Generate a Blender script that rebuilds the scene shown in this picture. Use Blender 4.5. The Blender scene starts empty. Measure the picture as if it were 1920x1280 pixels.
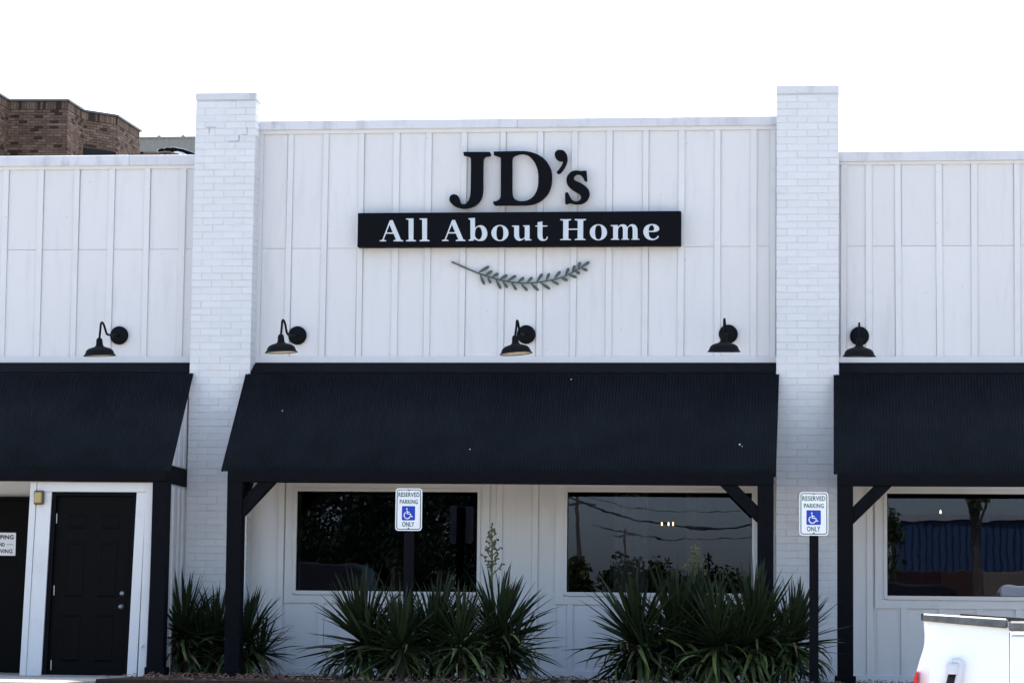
import bpy, bmesh, math, random
from mathutils import Vector, Matrix
random.seed(7)
SC = bpy.context.scene
COL = SC.collection
R = math.radians

# ---------------------------------------------------------------- camera
F = 5200.0                       # focal length in pixels of a 1920 px wide frame
CAM = Vector((3.725, -31.5, 0.50))
yaw = math.atan(615 / F); pit = math.atan(550 / math.hypot(F, 615)); roll = 0.0115
fwd = Vector((-math.sin(yaw) * math.cos(pit), math.cos(yaw) * math.cos(pit), math.sin(pit)))
right0 = Vector((math.cos(yaw), math.sin(yaw), 0))
up0 = right0.cross(fwd)
right = right0 * math.cos(roll) + up0 * math.sin(roll)
up = -right0 * math.sin(roll) + up0 * math.cos(roll)
cd = bpy.data.cameras.new('camera'); cam = bpy.data.objects.new('camera', cd); COL.objects.link(cam)
cd.sensor_width = 36; cd.lens = F / 1920 * 36; cd.clip_start = 0.1; cd.clip_end = 3000
cam.matrix_world = Matrix(((right.x, up.x, -fwd.x, CAM.x), (right.y, up.y, -fwd.y, CAM.y), (right.z, up.z, -fwd.z, CAM.z), (0, 0, 0, 1)))
SC.camera = cam

# ---------------------------------------------------------------- light
SUN_EL, SUN_AZ = R(60), R(5)    # azimuth from +Y (behind the shop) towards +X
w = bpy.data.worlds.new('World'); SC.world = w; w.use_nodes = True
nt = w.node_tree; bg = nt.nodes['Background']
sky = nt.nodes.new('ShaderNodeTexSky'); sky.sky_type = 'NISHITA'; sky.sun_disc = False
sky.sun_elevation = SUN_EL; sky.sun_rotation = SUN_AZ
sky.air_density = 1.0; sky.dust_density = 2.5; sky.ozone_density = 0.6
nt.links.new(sky.outputs[0], bg.inputs[0]); bg.inputs[1].default_value = 0.15
sd = bpy.data.lights.new('sun', 'SUN'); sun = bpy.data.objects.new('sun', sd); COL.objects.link(sun)
sd.energy = 4.5; sd.angle = R(0.5); sd.color = (1, 0.95, 0.87)
sv = Vector((math.cos(SUN_EL) * math.sin(SUN_AZ), math.cos(SUN_EL) * math.cos(SUN_AZ), math.sin(SUN_EL)))
sun.rotation_euler = sv.to_track_quat('Z', 'Y').to_euler(); sun.location = (0, 10, 30)
SC.view_settings.view_transform = 'Standard'; SC.view_settings.look = 'None'
SC.view_settings.gamma = 1; SC.view_settings.use_curve_mapping = False
SC.view_settings.exposure = 1.56
SC.cycles.max_bounces = 8; SC.cycles.diffuse_bounces = 4; SC.cycles.transparent_max_bounces = 16
SC.cycles.caustics_reflective = False; SC.cycles.caustics_refractive = False

def ray(px, py):
    return (right * ((px - 960) / F) - up * ((py - 640) / F) + fwd)
def P(px, py, Y=0.0):            # the point of the vertical plane y = Y seen at a photo pixel
    d = ray(px, py); return CAM + d * ((Y - CAM.y) / d.y)
def PZ(px, py, Z):
    d = ray(px, py); return CAM + d * ((Z - CAM.z) / d.z)
def X(px, py, Y=0.0): return P(px, py, Y).x
def Zc(px, py, Y=0.0): return P(px, py, Y).z

# ---------------------------------------------------------------- materials
def newmat(name):
    m = bpy.data.materials.new(name); m.use_nodes = True
    return m, m.node_tree, m.node_tree.nodes['Principled BSDF']
def N(t, kind, **kw):
    n = t.nodes.new(kind)
    for k, v in kw.items():
        if k in n.inputs: n.inputs[k].default_value = v
        else: setattr(n, k, v)
    return n
def plain(name, col, rough=0.6, spec=0.3, metal=0.0, noise=0.12, scale=12, bump=0.0, bscale=60, emit=None):
    m, t, b = newmat(name)
    b.inputs['Roughness'].default_value = rough; b.inputs['Specular IOR Level'].default_value = spec
    b.inputs['Metallic'].default_value = metal
    tc = N(t, 'ShaderNodeTexCoord')
    nz = N(t, 'ShaderNodeTexNoise', Scale=scale, Detail=6.0, Roughness=0.6)
    t.links.new(tc.outputs['Object'], nz.inputs['Vector'])
    mp = N(t, 'ShaderNodeMapRange'); mp.inputs['From Min'].default_value = .25; mp.inputs['From Max'].default_value = .75
    mp.inputs['To Min'].default_value = 1 - noise; mp.inputs['To Max'].default_value = 1 + noise
    t.links.new(nz.outputs['Fac'], mp.inputs['Value'])
    mx = N(t, 'ShaderNodeMix', data_type='RGBA', blend_type='MULTIPLY'); mx.inputs[0].default_value = 1
    mx.inputs[6].default_value = (*col, 1); t.links.new(mp.outputs[0], mx.inputs[7])
    t.links.new(mx.outputs[2], b.inputs['Base Color'])
    if bump:
        n2 = N(t, 'ShaderNodeTexNoise', Scale=bscale, Detail=4.0); t.links.new(tc.outputs['Object'], n2.inputs['Vector'])
        bp = N(t, 'ShaderNodeBump', Strength=bump, Distance=.01); t.links.new(n2.outputs['Fac'], bp.inputs['Height'])
        t.links.new(bp.outputs[0], b.inputs['Normal'])
    if emit:
        b.inputs['Emission Color'].default_value = (*emit[:3], 1); b.inputs['Emission Strength'].default_value = emit[3]
    return m
def white_paint(name, col, dirt=(.30, .31, .36), amount=.5, objvar=.05, stretch=(9, 9, 1.2), bump=.12):
    """weathered exterior paint: vertical streaks, blotches, small specks, brushed grain"""
    m, t, b = newmat(name); L = t.links.new
    b.inputs['Roughness'].default_value = .62; b.inputs['Specular IOR Level'].default_value = .3
    geo = N(t, 'ShaderNodeNewGeometry')
    mpg = N(t, 'ShaderNodeMapping'); mpg.inputs['Scale'].default_value = stretch; L(geo.outputs['Position'], mpg.inputs[0])
    n1 = N(t, 'ShaderNodeTexNoise', Scale=1.0, Detail=8.0, Roughness=.65); L(mpg.outputs[0], n1.inputs['Vector'])
    n2 = N(t, 'ShaderNodeTexNoise', Scale=1.3, Detail=5.0); L(geo.outputs['Position'], n2.inputs['Vector'])
    r1 = N(t, 'ShaderNodeMapRange'); r1.inputs[1].default_value = .5; r1.inputs[2].default_value = .8; L(n1.outputs['Fac'], r1.inputs[0])
    r2 = N(t, 'ShaderNodeMapRange'); r2.inputs[1].default_value = .35; r2.inputs[2].default_value = .7; L(n2.outputs['Fac'], r2.inputs[0])
    mu = N(t, 'ShaderNodeMath', operation='MULTIPLY'); L(r1.outputs[0], mu.inputs[0]); L(r2.outputs[0], mu.inputs[1])
    mu2 = N(t, 'ShaderNodeMath', operation='MULTIPLY'); L(mu.outputs[0], mu2.inputs[0]); mu2.inputs[1].default_value = amount
    # specks
    vo = N(t, 'ShaderNodeTexVoronoi', Scale=7.0); L(geo.outputs['Position'], vo.inputs['Vector'])
    sp = N(t, 'ShaderNodeMapRange'); sp.inputs[1].default_value = .035; sp.inputs[2].default_value = .075
    sp.inputs[3].default_value = .55; sp.inputs[4].default_value = 0; L(vo.outputs['Distance'], sp.inputs[0])
    vr = N(t, 'ShaderNodeMath', operation='GREATER_THAN'); vr.inputs[1].default_value = .80
    sx = N(t, 'ShaderNodeSeparateColor'); L(vo.outputs['Color'], sx.inputs[0]); L(sx.outputs[0], vr.inputs[0])
    sm = N(t, 'ShaderNodeMath', operation='MULTIPLY'); L(sp.outputs[0], sm.inputs[0]); L(vr.outputs[0], sm.inputs[1])
    ad = N(t, 'ShaderNodeMath', operation='MAXIMUM'); L(mu2.outputs[0], ad.inputs[0]); L(sm.outputs[0], ad.inputs[1])
    oi = N(t, 'ShaderNodeObjectInfo')
    ov = N(t, 'ShaderNodeMapRange'); ov.inputs[3].default_value = 1 - objvar; ov.inputs[4].default_value = 1 + objvar; L(oi.outputs['Random'], ov.inputs[0])
    c1 = N(t, 'ShaderNodeMix', data_type='RGBA', blend_type='MULTIPLY'); c1.inputs[0].default_value = 1
    c1.inputs[6].default_value = (*col, 1); L(ov.outputs[0], c1.inputs[7])
    c2 = N(t, 'ShaderNodeMix', data_type='RGBA'); L(ad.outputs[0], c2.inputs[0]); L(c1.outputs[2], c2.inputs[6]); c2.inputs[7].default_value = (*dirt, 1)
    L(c2.outputs[2], b.inputs['Base Color'])
    m3 = N(t, 'ShaderNodeMapping'); m3.inputs['Scale'].default_value = (120, 120, 18); L(geo.outputs['Position'], m3.inputs[0])
    n3 = N(t, 'ShaderNodeTexNoise', Scale=1.0, Detail=4.0); L(m3.outputs[0], n3.inputs['Vector'])
    bp = N(t, 'ShaderNodeBump', Strength=bump, Distance=.006); L(n3.outputs['Fac'], bp.inputs['Height']); L(bp.outputs[0], b.inputs['Normal'])
    return m
def brick_mat(name, ramp, island):
    m, t, b = newmat(name); L = t.links.new
    b.inputs['Roughness'].default_value = .85; b.inputs['Specular IOR Level'].default_value = .2
    src = N(t, 'ShaderNodeNewGeometry').outputs['Random Per Island'] if island else N(t, 'ShaderNodeObjectInfo').outputs['Random']
    cr = N(t, 'ShaderNodeValToRGB'); cr.color_ramp.interpolation = 'CONSTANT'
    e = cr.color_ramp.elements
    e[0].position = 0; e[0].color = (*ramp[0][1], 1); e[1].position = ramp[1][0]; e[1].color = (*ramp[1][1], 1)
    for p_, c_ in ramp[2:]:
        q = e.new(p_); q.color = (*c_, 1)
    L(src, cr.inputs[0])
    tc = N(t, 'ShaderNodeNewGeometry'); nz = N(t, 'ShaderNodeTexNoise', Scale=9.0, Detail=5.0); L(tc.outputs['Position'], nz.inputs['Vector'])
    mr = N(t, 'ShaderNodeMapRange'); mr.inputs[3].default_value = .7; mr.inputs[4].default_value = 1.3; L(nz.outputs['Fac'], mr.inputs[0])
    mx = N(t, 'ShaderNodeMix', data_type='RGBA', blend_type='MULTIPLY'); mx.inputs[0].default_value = 1
    L(cr.outputs[0], mx.inputs[6]); L(mr.outputs[0], mx.inputs[7]); L(mx.outputs[2], b.inputs['Base Color'])
    return m
def glass_mat(name, wave=.0038):
    m = bpy.data.materials.new(name); m.use_nodes = True; t = m.node_tree; L = t.links.new
    t.nodes.remove(t.nodes['Principled BSDF'])
    gl = N(t, 'ShaderNodeBsdfGlossy', Roughness=0.0); tr = N(t, 'ShaderNodeBsdfTransparent'); tr.inputs[0].default_value = (.55, .57, .56, 1)
    gl.inputs[0].default_value = (.56, .66, .95, 1)
    fr = N(t, 'ShaderNodeFresnel', IOR=1.62); mx = N(t, 'ShaderNodeMixShader')
    geo = N(t, 'ShaderNodeNewGeometry'); mpp = N(t, 'ShaderNodeMapping'); mpp.inputs['Scale'].default_value = (1.6, 1, 2.4); L(geo.outputs['Position'], mpp.inputs[0])
    nz = N(t, 'ShaderNodeTexNoise', Scale=1.2, Detail=2.0); L(mpp.outputs[0], nz.inputs['Vector'])
    bp = N(t, 'ShaderNodeBump', Strength=wave, Distance=.05); L(nz.outputs['Fac'], bp.inputs['Height']); L(bp.outputs[0], gl.inputs['Normal'])
    L(fr.outputs[0], mx.inputs[0]); L(tr.outputs[0], mx.inputs[1]); L(gl.outputs[0], mx.inputs[2])
    L(mx.outputs[0], t.nodes['Material Output'].inputs[0])
    return m
def leaf_mat(name, c1, c2, rough=.5):
    m, t, b = newmat(name); L = t.links.new
    oi = N(t, 'ShaderNodeObjectInfo'); tc = N(t, 'ShaderNodeTexCoord')
    nz = N(t, 'ShaderNodeTexNoise', Scale=6.0, Detail=3.0); L(tc.outputs['Object'], nz.inputs['Vector'])
    ad = N(t, 'ShaderNodeMath', operation='ADD'); L(oi.outputs['Random'], ad.inputs[0]); L(nz.outputs['Fac'], ad.inputs[1])
    mr = N(t, 'ShaderNodeMapRange'); mr.inputs[1].default_value = .4; mr.inputs[2].default_value = 1.5; L(ad.outputs[0], mr.inputs[0])
    mx = N(t, 'ShaderNodeMix', data_type='RGBA'); mx.inputs[6].default_value = (*c1, 1); mx.inputs[7].default_value = (*c2, 1)
    L(mr.outputs[0], mx.inputs[0]); L(mx.outputs[2], b.inputs['Base Color'])
    b.inputs['Roughness'].default_value = rough; b.inputs['Specular IOR Level'].default_value = .16
    return m

M = {}
M['panel'] = white_paint('weathered_white_siding', (.69, .677, .675), amount=.36, objvar=.02)
M['trim'] = white_paint('white_trim_paint', (.69, .679, .677), amount=.34, stretch=(3, 3, 3), objvar=.02)
M['coping'] = white_paint('stained_coping_paint', (.62, .62, .645), dirt=(.22, .23, .27), amount=1.0, stretch=(5, 5, 1.5))
M['brickpaint'] = white_paint('white_painted_brick', (.68, .68, .69), dirt=(.34, .34, .38), amount=.4, objvar=.025, stretch=(4, 4, 9), bump=.4)
M['mortar'] = white_paint('painted_mortar', (.625, .625, .645), amount=.5, objvar=0)
M['black'] = plain('black_paint', (.0052, .0055, .0075), .75, .06, noise=.25)
M['blacksign'] = plain('black_sign_paint', (.0050, .0052, .0075), .7, .06, noise=.1)
M['roofblack'] = plain('black_corrugated_metal', (.0086, .0110, .0138), .66, .06, noise=.3, scale=2.5)
M['lampblack'] = plain('black_lamp_enamel', (.0055, .006, .0075), .6, .08)
M['lampin'] = plain('cream_lamp_lining', (.75, .66, .52), .5, .3)
M['letterwhite'] = plain('white_sign_lettering', (.56, .60, .64), .6, .2, noise=.04)
M['sage'] = plain('sage_green_paint', (.066, .098, .088), .6, .2, noise=.15)
M['glass'] = glass_mat('window_glass')
M['glasswavy'] = glass_mat('wavy_window_glass', .0042)
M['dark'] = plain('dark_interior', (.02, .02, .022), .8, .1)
M['intfloor'] = plain('interior_floor', (.05, .035, .025), .5, .3)
M['curtain'] = plain('grey_curtain', (.38, .37, .38), .9, .1, noise=.2)
M['bulb'] = plain('warm_bulb', (.9, .7, .4), .4, .3, emit=(1, .60, .26, 5))
M['doorblack'] = plain('black_door_paint', (.0030, .0029, .0030), .6, .07, noise=.2)
M['steel'] = plain('dull_steel', (.24, .24, .25), .4, .5, metal=.8)
M['hinge'] = plain('bright_hinge_steel', (.42, .42, .43), .35, .5, metal=.7)
M['lens'] = plain('amber_lens', (.42, .31, .12), .35, .5)
M['lightcase'] = plain('bronze_light_case', (.10, .075, .04), .5, .4)
M['signwhite'] = plain('white_sign_face', (.86, .84, .86), .45, .3, noise=.05)
M['signgreen'] = plain('green_sign_ink', (.012, .125, .10), .5, .3, noise=.08)
M['signblue'] = plain('blue_sign_ink', (.006, .05, .42), .5, .3, noise=.05)
M['ink'] = plain('dark_ink', (.015, .016, .03), .6, .2)
M['yucca'] = leaf_mat('yucca_leaf', (.0075, .014, .006), (.025, .038, .015), .5)
M['yuccapale'] = leaf_mat('pale_yucca_leaf', (.022, .04, .012), (.11, .14, .045), .5)  # paler copy for drooping leaves; sky light on them put into the colour
M['dryleaf'] = leaf_mat('dry_yucca_leaf', (.06, .042, .02), (.16, .12, .065), .8)
M['stalk'] = leaf_mat('yucca_stalk', (.045, .05, .022), (.12, .13, .06), .6)
M['soil'] = plain('mulch_soil', (.035, .024, .019), .95, .1, noise=.5, scale=14, bump=.8, bscale=30)
M['chip'] = leaf_mat('wood_chip', (.035, .02, .014), (.15, .085, .06), .9)
M['concrete'] = plain('pale_concrete', (.30, .28, .25), .9, .2, noise=.18, scale=1.2, bump=.3)
M['asphalt'] = plain('worn_asphalt', (.17, .165, .155), .92, .2, noise=.3, scale=.7, bump=.4)
M['earth'] = plain('open_ground', (.16, .15, .12), .95, .1, noise=.3, scale=.05)
M['stripe'] = plain('road_paint', (.75, .74, .7), .8, .2, noise=.2)
M['truckwhite'] = plain('white_truck_paint', (.92, .92, .91), .22, .5, noise=.01)
M['railcap'] = plain('worn_rail_cap', (.13, .125, .12), .42, .4, metal=.4, noise=.5, scale=14)
M['rubber'] = plain('black_rubber', (.013, .013, .014), .7, .2)
M['taillight'] = plain('red_tail_light', (.60, .012, .02), .15, .6)
M['truckglass'] = plain('dark_truck_glass', (.01, .012, .014), .05, .6)
M['handlewhite'] = plain('grey_white_handle', (.62, .62, .66), .35, .4, noise=.05)
M['brown_o'] = brick_mat('brown_brick', [(0, (.046, .030, .024)), (.12, (.145, .095, .070)), (.35, (.175, .117, .086)), (.6, (.125, .083, .067)), (.82, (.20, .138, .104)), (.96, (.24, .16, .12))], False)
M['brown_i'] = brick_mat('brown_brick_joined', [(0, (.046, .030, .024)), (.12, (.145, .095, .070)), (.35, (.175, .117, .086)), (.6, (.125, .083, .067)), (.82, (.20, .138, .104)), (.96, (.24, .16, .12))], True)
M['brownmortar'] = plain('brown_mortar', (.155, .105, .082), .95, .1, noise=.2, scale=3)
M['bluecap'] = plain('slate_metal_coping', (.10, .10, .105), .5, .3)
M['beigemetal'] = plain('beige_ribbed_metal', (.30, .285, .26), .6, .2, noise=.08)
M['blue'] = plain('blue_metal_cladding', (.036, .066, .125), .5, .3, noise=.15)
M['redbrown'] = plain('rusty_trailer_paint', (.055, .026, .018), .7, .2, noise=.3)
M['maroon'] = plain('dark_maroon_paint', (.035, .012, .012), .6, .2, noise=.2)
M['tan'] = plain('faded_tan_paint', (.16, .12, .085), .7, .2, noise=.2)
M['darkcar'] = plain('dark_grey_car_paint', (.009, .009, .010), .4, .3)
M['grime'] = plain('open_joint_grime', (.38, .38, .42), .9, .1, noise=.3)
M['evergreen'] = leaf_mat('evergreen_foliage', (.012, .022, .012), (.035, .05, .022), .7)
M['leafy'] = leaf_mat('tree_foliage', (.03, .042, .014), (.09, .10, .03), .7)
M['bark'] = plain('bark', (.09, .07, .055), .95, .1, noise=.4, scale=6, bump=.8)
M['wood'] = plain('weathered_pole_wood', (.10, .08, .065), .9, .1, noise=.3)

# ---------------------------------------------------------------- object helpers
def tag(o, label=None, cat=None, group=None, kind=None):
    if label: o['label'] = label
    if cat: o['category'] = cat
    if group: o['group'] = group
    if kind: o['kind'] = kind
    return o
def thing(name, loc, label, cat, group=None, rz=0.0):
    o = bpy.data.objects.new(name, None); COL.objects.link(o)
    o.location = loc; o.rotation_euler = (0, 0, rz); o.empty_display_size = .2
    return tag(o, label, cat, group)
def link(name, me, mat, parent=None, loc=None, rot=None, smooth=False):
    if mat is not None and not me.materials: me.materials.append(mat)
    o = bpy.data.objects.new(name, me); COL.objects.link(o)
    if parent is not None:
        o.parent = parent
        root = parent
        off = Vector((0, 0, 0))
        # geometry given in world coordinates: undo the parents' offset
        if loc is None:
            q = parent
            while q is not None: off -= q.location; q = q.parent
            o.location = off
        else:
            q = parent
            while q is not None: off += q.location; q = q.parent
            o.location = Vector(loc) - off
    elif loc is not None: o.location = loc
    if rot is not None: o.rotation_euler = rot
    if smooth:
        for p_ in me.polygons: p_.use_smooth = True
    return o
def pyd(name, v, f):
    me = bpy.data.meshes.new(name); me.from_pydata([tuple(a) for a in v], [], f); me.update(); return me
BOXF = [(0, 1, 3, 2), (4, 6, 7, 5), (0, 4, 5, 1), (2, 3, 7, 6), (0, 2, 6, 4), (1, 5, 7, 3)]
class MB:
    def __init__(s): s.v = []; s.f = []
    def add(s, v, f):
        n = len(s.v); s.v += [tuple(a) for a in v]; s.f += [tuple(i + n for i in q) for q in f]; return s
    def box(s, x0, x1, y0, y1, z0, z1):
        x0, x1 = sorted((x0, x1)); y0, y1 = sorted((y0, y1)); z0, z1 = sorted((z0, z1))
        return s.add([(x, y, z) for x in (x0, x1) for y in (y0, y1) for z in (z0, z1)], BOXF)
    def bar(s, a, b, wd, ht, upv=(0, 0, 1)):          # rectangular bar from a to b
        a = Vector(a); b = Vector(b); d = (b - a).normalized(); u = Vector(upv)
        sd_ = d.cross(u).normalized(); u = sd_.cross(d)
        v = []
        for p_ in (a, b):
            for i, j in ((-1, -1), (1, -1), (1, 1), (-1, 1)): v.append(p_ + sd_ * (i * wd / 2) + u * (j * ht / 2))
        return s.add(v, [(0, 3, 2, 1), (4, 5, 6, 7), (0, 1, 5, 4), (1, 2, 6, 5), (2, 3, 7, 6), (3, 0, 4, 7)])
    def prism(s, poly, y0, y1):                        # polygon in the xz plane pushed along y
        n = len(poly); v = [(x, y0, z) for x, z in poly] + [(x, y1, z) for x, z in poly]
        return s.add(v, [tuple(range(n)), tuple(range(2 * n - 1, n - 1, -1))] + [(i, i + n, (i + 1) % n + n, (i + 1) % n) for i in range(n)])
    def tube(s, pts, r, n=10, cap=True):
        pts = [Vector(p_) for p_ in pts]; rr = r if isinstance(r, (list, tuple)) else [r] * len(pts)
        base = len(s.v); ref = None
        for i, p_ in enumerate(pts):
            d = (pts[min(i + 1, len(pts) - 1)] - pts[max(i - 1, 0)]).normalized()
            if ref is None: ref = d.orthogonal().normalized()
            ref = (ref - d * ref.dot(d)).normalized(); q = d.cross(ref)
            for k in range(n):
                a = 2 * math.pi * k / n; s.v.append(tuple(p_ + (ref * math.cos(a) + q * math.sin(a)) * rr[i]))
        for i in range(len(pts) - 1):
            for k in range(n):
                a = base + i * n; s.f.append((a + k, a + (k + 1) % n, a + n + (k + 1) % n, a + n + k))
        if cap:
            s.f.append(tuple(base + k for k in range(n))[::-1]); s.f.append(tuple(base + (len(pts) - 1) * n + k for k in range(n)))
        return s
    def lathe(s, prof, c=(0, 0, 0), axis=(0, 0, 1), n=28):
        ax = Vector(axis).normalized(); u = ax.orthogonal().normalized(); q = ax.cross(u); c = Vector(c); base = len(s.v)
        for r_, h in prof:
            for k in range(n):
                a = 2 * math.pi * k / n; s.v.append(tuple(c + ax * h + (u * math.cos(a) + q * math.sin(a)) * r_))
        for i in range(len(prof) - 1):
            for k in range(n):
                a = base + i * n; s.f.append((a + k, a + (k + 1) % n, a + n + (k + 1) % n, a + n + k))
        return s
    def mesh(s, name): return pyd(name, s.v, s.f)
    def obj(s, name, mat, parent=None, smooth=False, bevel=0.0):
        me = s.mesh(name)
        if bevel or smooth:
            bm = bmesh.new(); bm.from_mesh(me)
            bmesh.ops.recalc_face_normals(bm, faces=bm.faces[:])
            if bevel: bmesh.ops.bevel(bm, geom=bm.edges[:], offset=bevel, segments=1, affect='EDGES', clamp_overlap=True)
            bm.to_mesh(me); bm.free()
        return link(name, me, mat, parent, smooth=smooth)
def bx(name, x0, x1, y0, y1, z0, z1, mat, parent=None, bevel=0.0):
    return MB().box(x0, x1, y0, y1, z0, z1).obj(name, mat, parent, bevel=bevel)
def smooth_poly(pts, lim=42, sub=4):
    """Catmull-Rom through the gentle vertices, sharp corners kept"""
    n = len(pts); out = []
    def corner(i):
        a = Vector(pts[i]) - Vector(pts[i - 1]); b = Vector(pts[(i + 1) % n]) - Vector(pts[i])
        return a.angle(b, 0) > R(lim)
    cs = [corner(i) for i in range(n)]
    for i in range(n):
        p1 = Vector(pts[i]); p2 = Vector(pts[(i + 1) % n]); p0 = Vector(pts[i - 1]); p3 = Vector(pts[(i + 2) % n])
        m1 = (p2 - p1) if cs[i] else (p2 - p0) * .5
        m2 = (p2 - p1) if cs[(i + 1) % n] else (p3 - p1) * .5
        L_ = (p2 - p1).length
        if m1.length > 1.2 * L_: m1 = m1.normalized() * L_
        if m2.length > 1.2 * L_: m2 = m2.normalized() * L_
        for k in range(sub):
            t_ = k / sub; h = (2 * t_**3 - 3 * t_**2 + 1, t_**3 - 2 * t_**2 + t_, -2 * t_**3 + 3 * t_**2, t_**3 - t_**2)
            out.append(tuple(p1 * h[0] + m1 * h[1] + p2 * h[2] + m2 * h[3]))
    return out
def fill_mesh(name, loops, yf, thick):
    """flat-filled loops in (x, z) with thickness, front face at y = yf"""
    cu = bpy.data.curves.new(name, 'CURVE'); cu.dimensions = '2D'; cu.fill_mode = 'BOTH'; cu.extrude = thick / 2
    for lp in loops:
        sp = cu.splines.new('POLY'); sp.points.add(len(lp) - 1); sp.use_cyclic_u = True
        for i, (a, b_) in enumerate(lp): sp.points[i].co = (a, b_, 0, 1)
    return curve_to_mesh(name, cu, yf, thick)
def curve_to_mesh(name, cu, yf, thick):
    ob = bpy.data.objects.new('tmp', cu); COL.objects.link(ob)
    dg = bpy.context.evaluated_depsgraph_get(); dg.update()
    src = bpy.data.meshes.new_from_object(ob.evaluated_get(dg))
    me = pyd(name, [(v.co.x, yf + thick / 2 - v.co.z, v.co.y) for v in src.vertices], [tuple(p_.vertices) for p_ in src.polygons])
    bpy.data.objects.remove(ob); bpy.data.curves.remove(cu); bpy.data.meshes.remove(src)
    return me
def text_mesh(name, s, x0, x1, z0, z1, yf, thick=.001, bold=0.0):
    cu = bpy.data.curves.new(name, 'FONT'); cu.body = s; cu.size = 1; cu.extrude = .01; cu.offset = bold; cu.space_character = 1.06
    me = curve_to_mesh(name, cu, 0, .02)
    xs = [v.co.x for v in me.vertices]; zs = [v.co.z for v in me.vertices]
    for v in me.vertices:
        v.co.x = x0 + (v.co.x - min(xs)) / (max(xs) - min(xs)) * (x1 - x0)
        v.co.z = z0 + (v.co.z - min(zs)) / (max(zs) - min(zs)) * (z1 - z0)
        v.co.y = yf + (thick if v.co.y > .01 else 0)
    return me

# ================================================================ SETTING
bx('ground', -600, 600, -600, 600, -1.4, -.96, M['earth']); tag(bpy.data.objects['ground'], kind='structure')
lot = MB()
lot.add([(-45, -5.05, -.11), (30, -5.05, -.11), (30, -10, -.85), (-45, -10, -.85), (-45, -62, -.93), (30, -62, -.93)], [(0, 3, 2, 1), (3, 4, 5, 2)])
lot.add([(-45, -5.05, -1.2), (30, -5.05, -1.2), (30, -62, -1.2), (-45, -62, -1.2)], [(0, 1, 2, 3)])
lot.f += [(0, 1, 7, 6), (5, 4, 9, 8)]
tag(lot.obj('parking_lot', M['concrete']), kind='structure')
tag(bx('street', -120, 120, -78, -64, -1.2, -.945, M['asphalt']), kind='structure')
xbed0 = X(300, 1260, -1); 
tag(bx('planting_bed', xbed0, 7.5, -3.7, -.02, -.5, -.012, M['soil']), kind='structure')
tag(bx('walkway', -14, xbed0 - .004, -5.0, -.02, -.5, -.03, M['concrete']), kind='structure')
tag(bx('kerb', xbed0, 7.5, -3.85, -3.704, -.5, -.08, M['concrete'], bevel=.012), kind='structure')

# ================================================================ SHOP BUILDING
shop = thing('shop_building', (0, 0, 0), 'white board-and-batten storefront with flat parapets and dark windows under black awnings', 'building')
# bay limits in metres
PL0, PL1 = X(362, 400, -.30), X(473.5, 500, -.30)        # left pillar
PR0, PR1 = X(1455.5, 400, -.30), X(1573, 400, -.30)      # right pillar
zA = Zc(960, 680, 0)                                     # top of the awning flashing
bays = {
 'left': dict(x0=-7.6, x1=PL0 + .02, cop=(Zc(180, 293), Zc(180, 312)), fr=Zc(180, 318), jt=Zc(180, 468),
              bat=[-188, -122, -56, 10, 75.5, 143, 208.5, 275.5, 342], yb=420),
 'centre': dict(x0=PL1 - .02, x1=PR0 + .02, cop=(Zc(960, 224), Zc(960, 241)), fr=Zc(960, 248), jt=Zc(960, 464),
              bat=[487, 543, 609, 676.5, 742.5, 803, 869, 942, 1013, 1076.5, 1142.5, 1210.5, 1277.5, 1345.5, 1413, 1449], yb=400),
 'right': dict(x0=PR1 - .02, x1=6.6, cop=(Zc(1750, 284.5), Zc(1750, 303)), fr=Zc(1750, 308.5), jt=Zc(1750, 461),
              bat=[1582, 1629, 1684, 1761, 1826.5, 1907, 1972, 2038, 2104, 2170], yb=420)}
BW = 11.6 / 165 / 2
rj = random.Random(3)
def joint_panels(xs, z0, z1, parent):
    # sheets stop a few millimetres short of the battens, leaving an open groove
    for k, (a, b) in enumerate(zip(xs[:-1], xs[1:])):
        ga = .0015 if k == 0 else BW + rj.choice((.0003, .0006, .0015, .003))
        gb = .0015 if k == len(xs) - 2 else BW + rj.choice((.0003, .0006, .0015, .003))
        if b - a > .1: bx('wall_panel', a + ga, b - gb, rj.uniform(0, .002), .012, z0, z1, M['panel'], parent)
zt0, zt1 = zA + .0, Zc(960, 668.5)                       # base trim above the awning
for bn, B in bays.items():
    cs = [X(p_, B['yb']) for p_ in B['bat']]
    cs = [c for c in cs if B['x0'] + .02 < c < B['x1'] - .02]
    xs = [B['x0']] + cs + [B['x1']]
    joint_panels(xs, zt1 - .04, B['jt'] - .003, shop)
    joint_panels(xs, B['jt'] + .003, B['cop'][1] + .02, shop)
    for c in cs:
        dx = random.uniform(-.004, .004); wv = BW * random.uniform(.93, 1.07)
        v = MB().box(c - wv, c + wv, -.021, -.0005, zt1, B['fr']); v.v = [(x + (dx if z > 4 else -dx), y, z) for x, y, z in v.v]
        v.obj('batten', M['trim'], shop, bevel=.003)
    bx('frieze_board', B['x0'], B['x1'], -.026, -.0005, B['fr'], B['cop'][1] + .01, M['trim'], shop)
    bx('base_trim', B['x0'], B['x1'], -.028, -.0005, zA - .05, zt1, M['trim'], shop, bevel=.003)
    # metal coping in lengths with little lap joints
    x = B['x0']; k = 0
    while x < B['x1'] - .05:
        x2 = min(x + 3.05, B['x1']); k += 1
        bx('coping', x + .001, x2 - .001, -.055 - .002 * (k % 2), .34, B['cop'][1], B['cop'][0] + .002 * (k % 2), M['coping'], shop, bevel=.006)
        x = x2
    # parapet wall behind the siding
    bx('parapet_wall', B['x0'], B['x1'], .0125, .30, zA - .6, B['cop'][1] + .015, M['panel'], shop)
bx('roof', -7.6, 6.6, .31, 13, 4.3, 4.5, M['asphalt'], shop)
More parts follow.
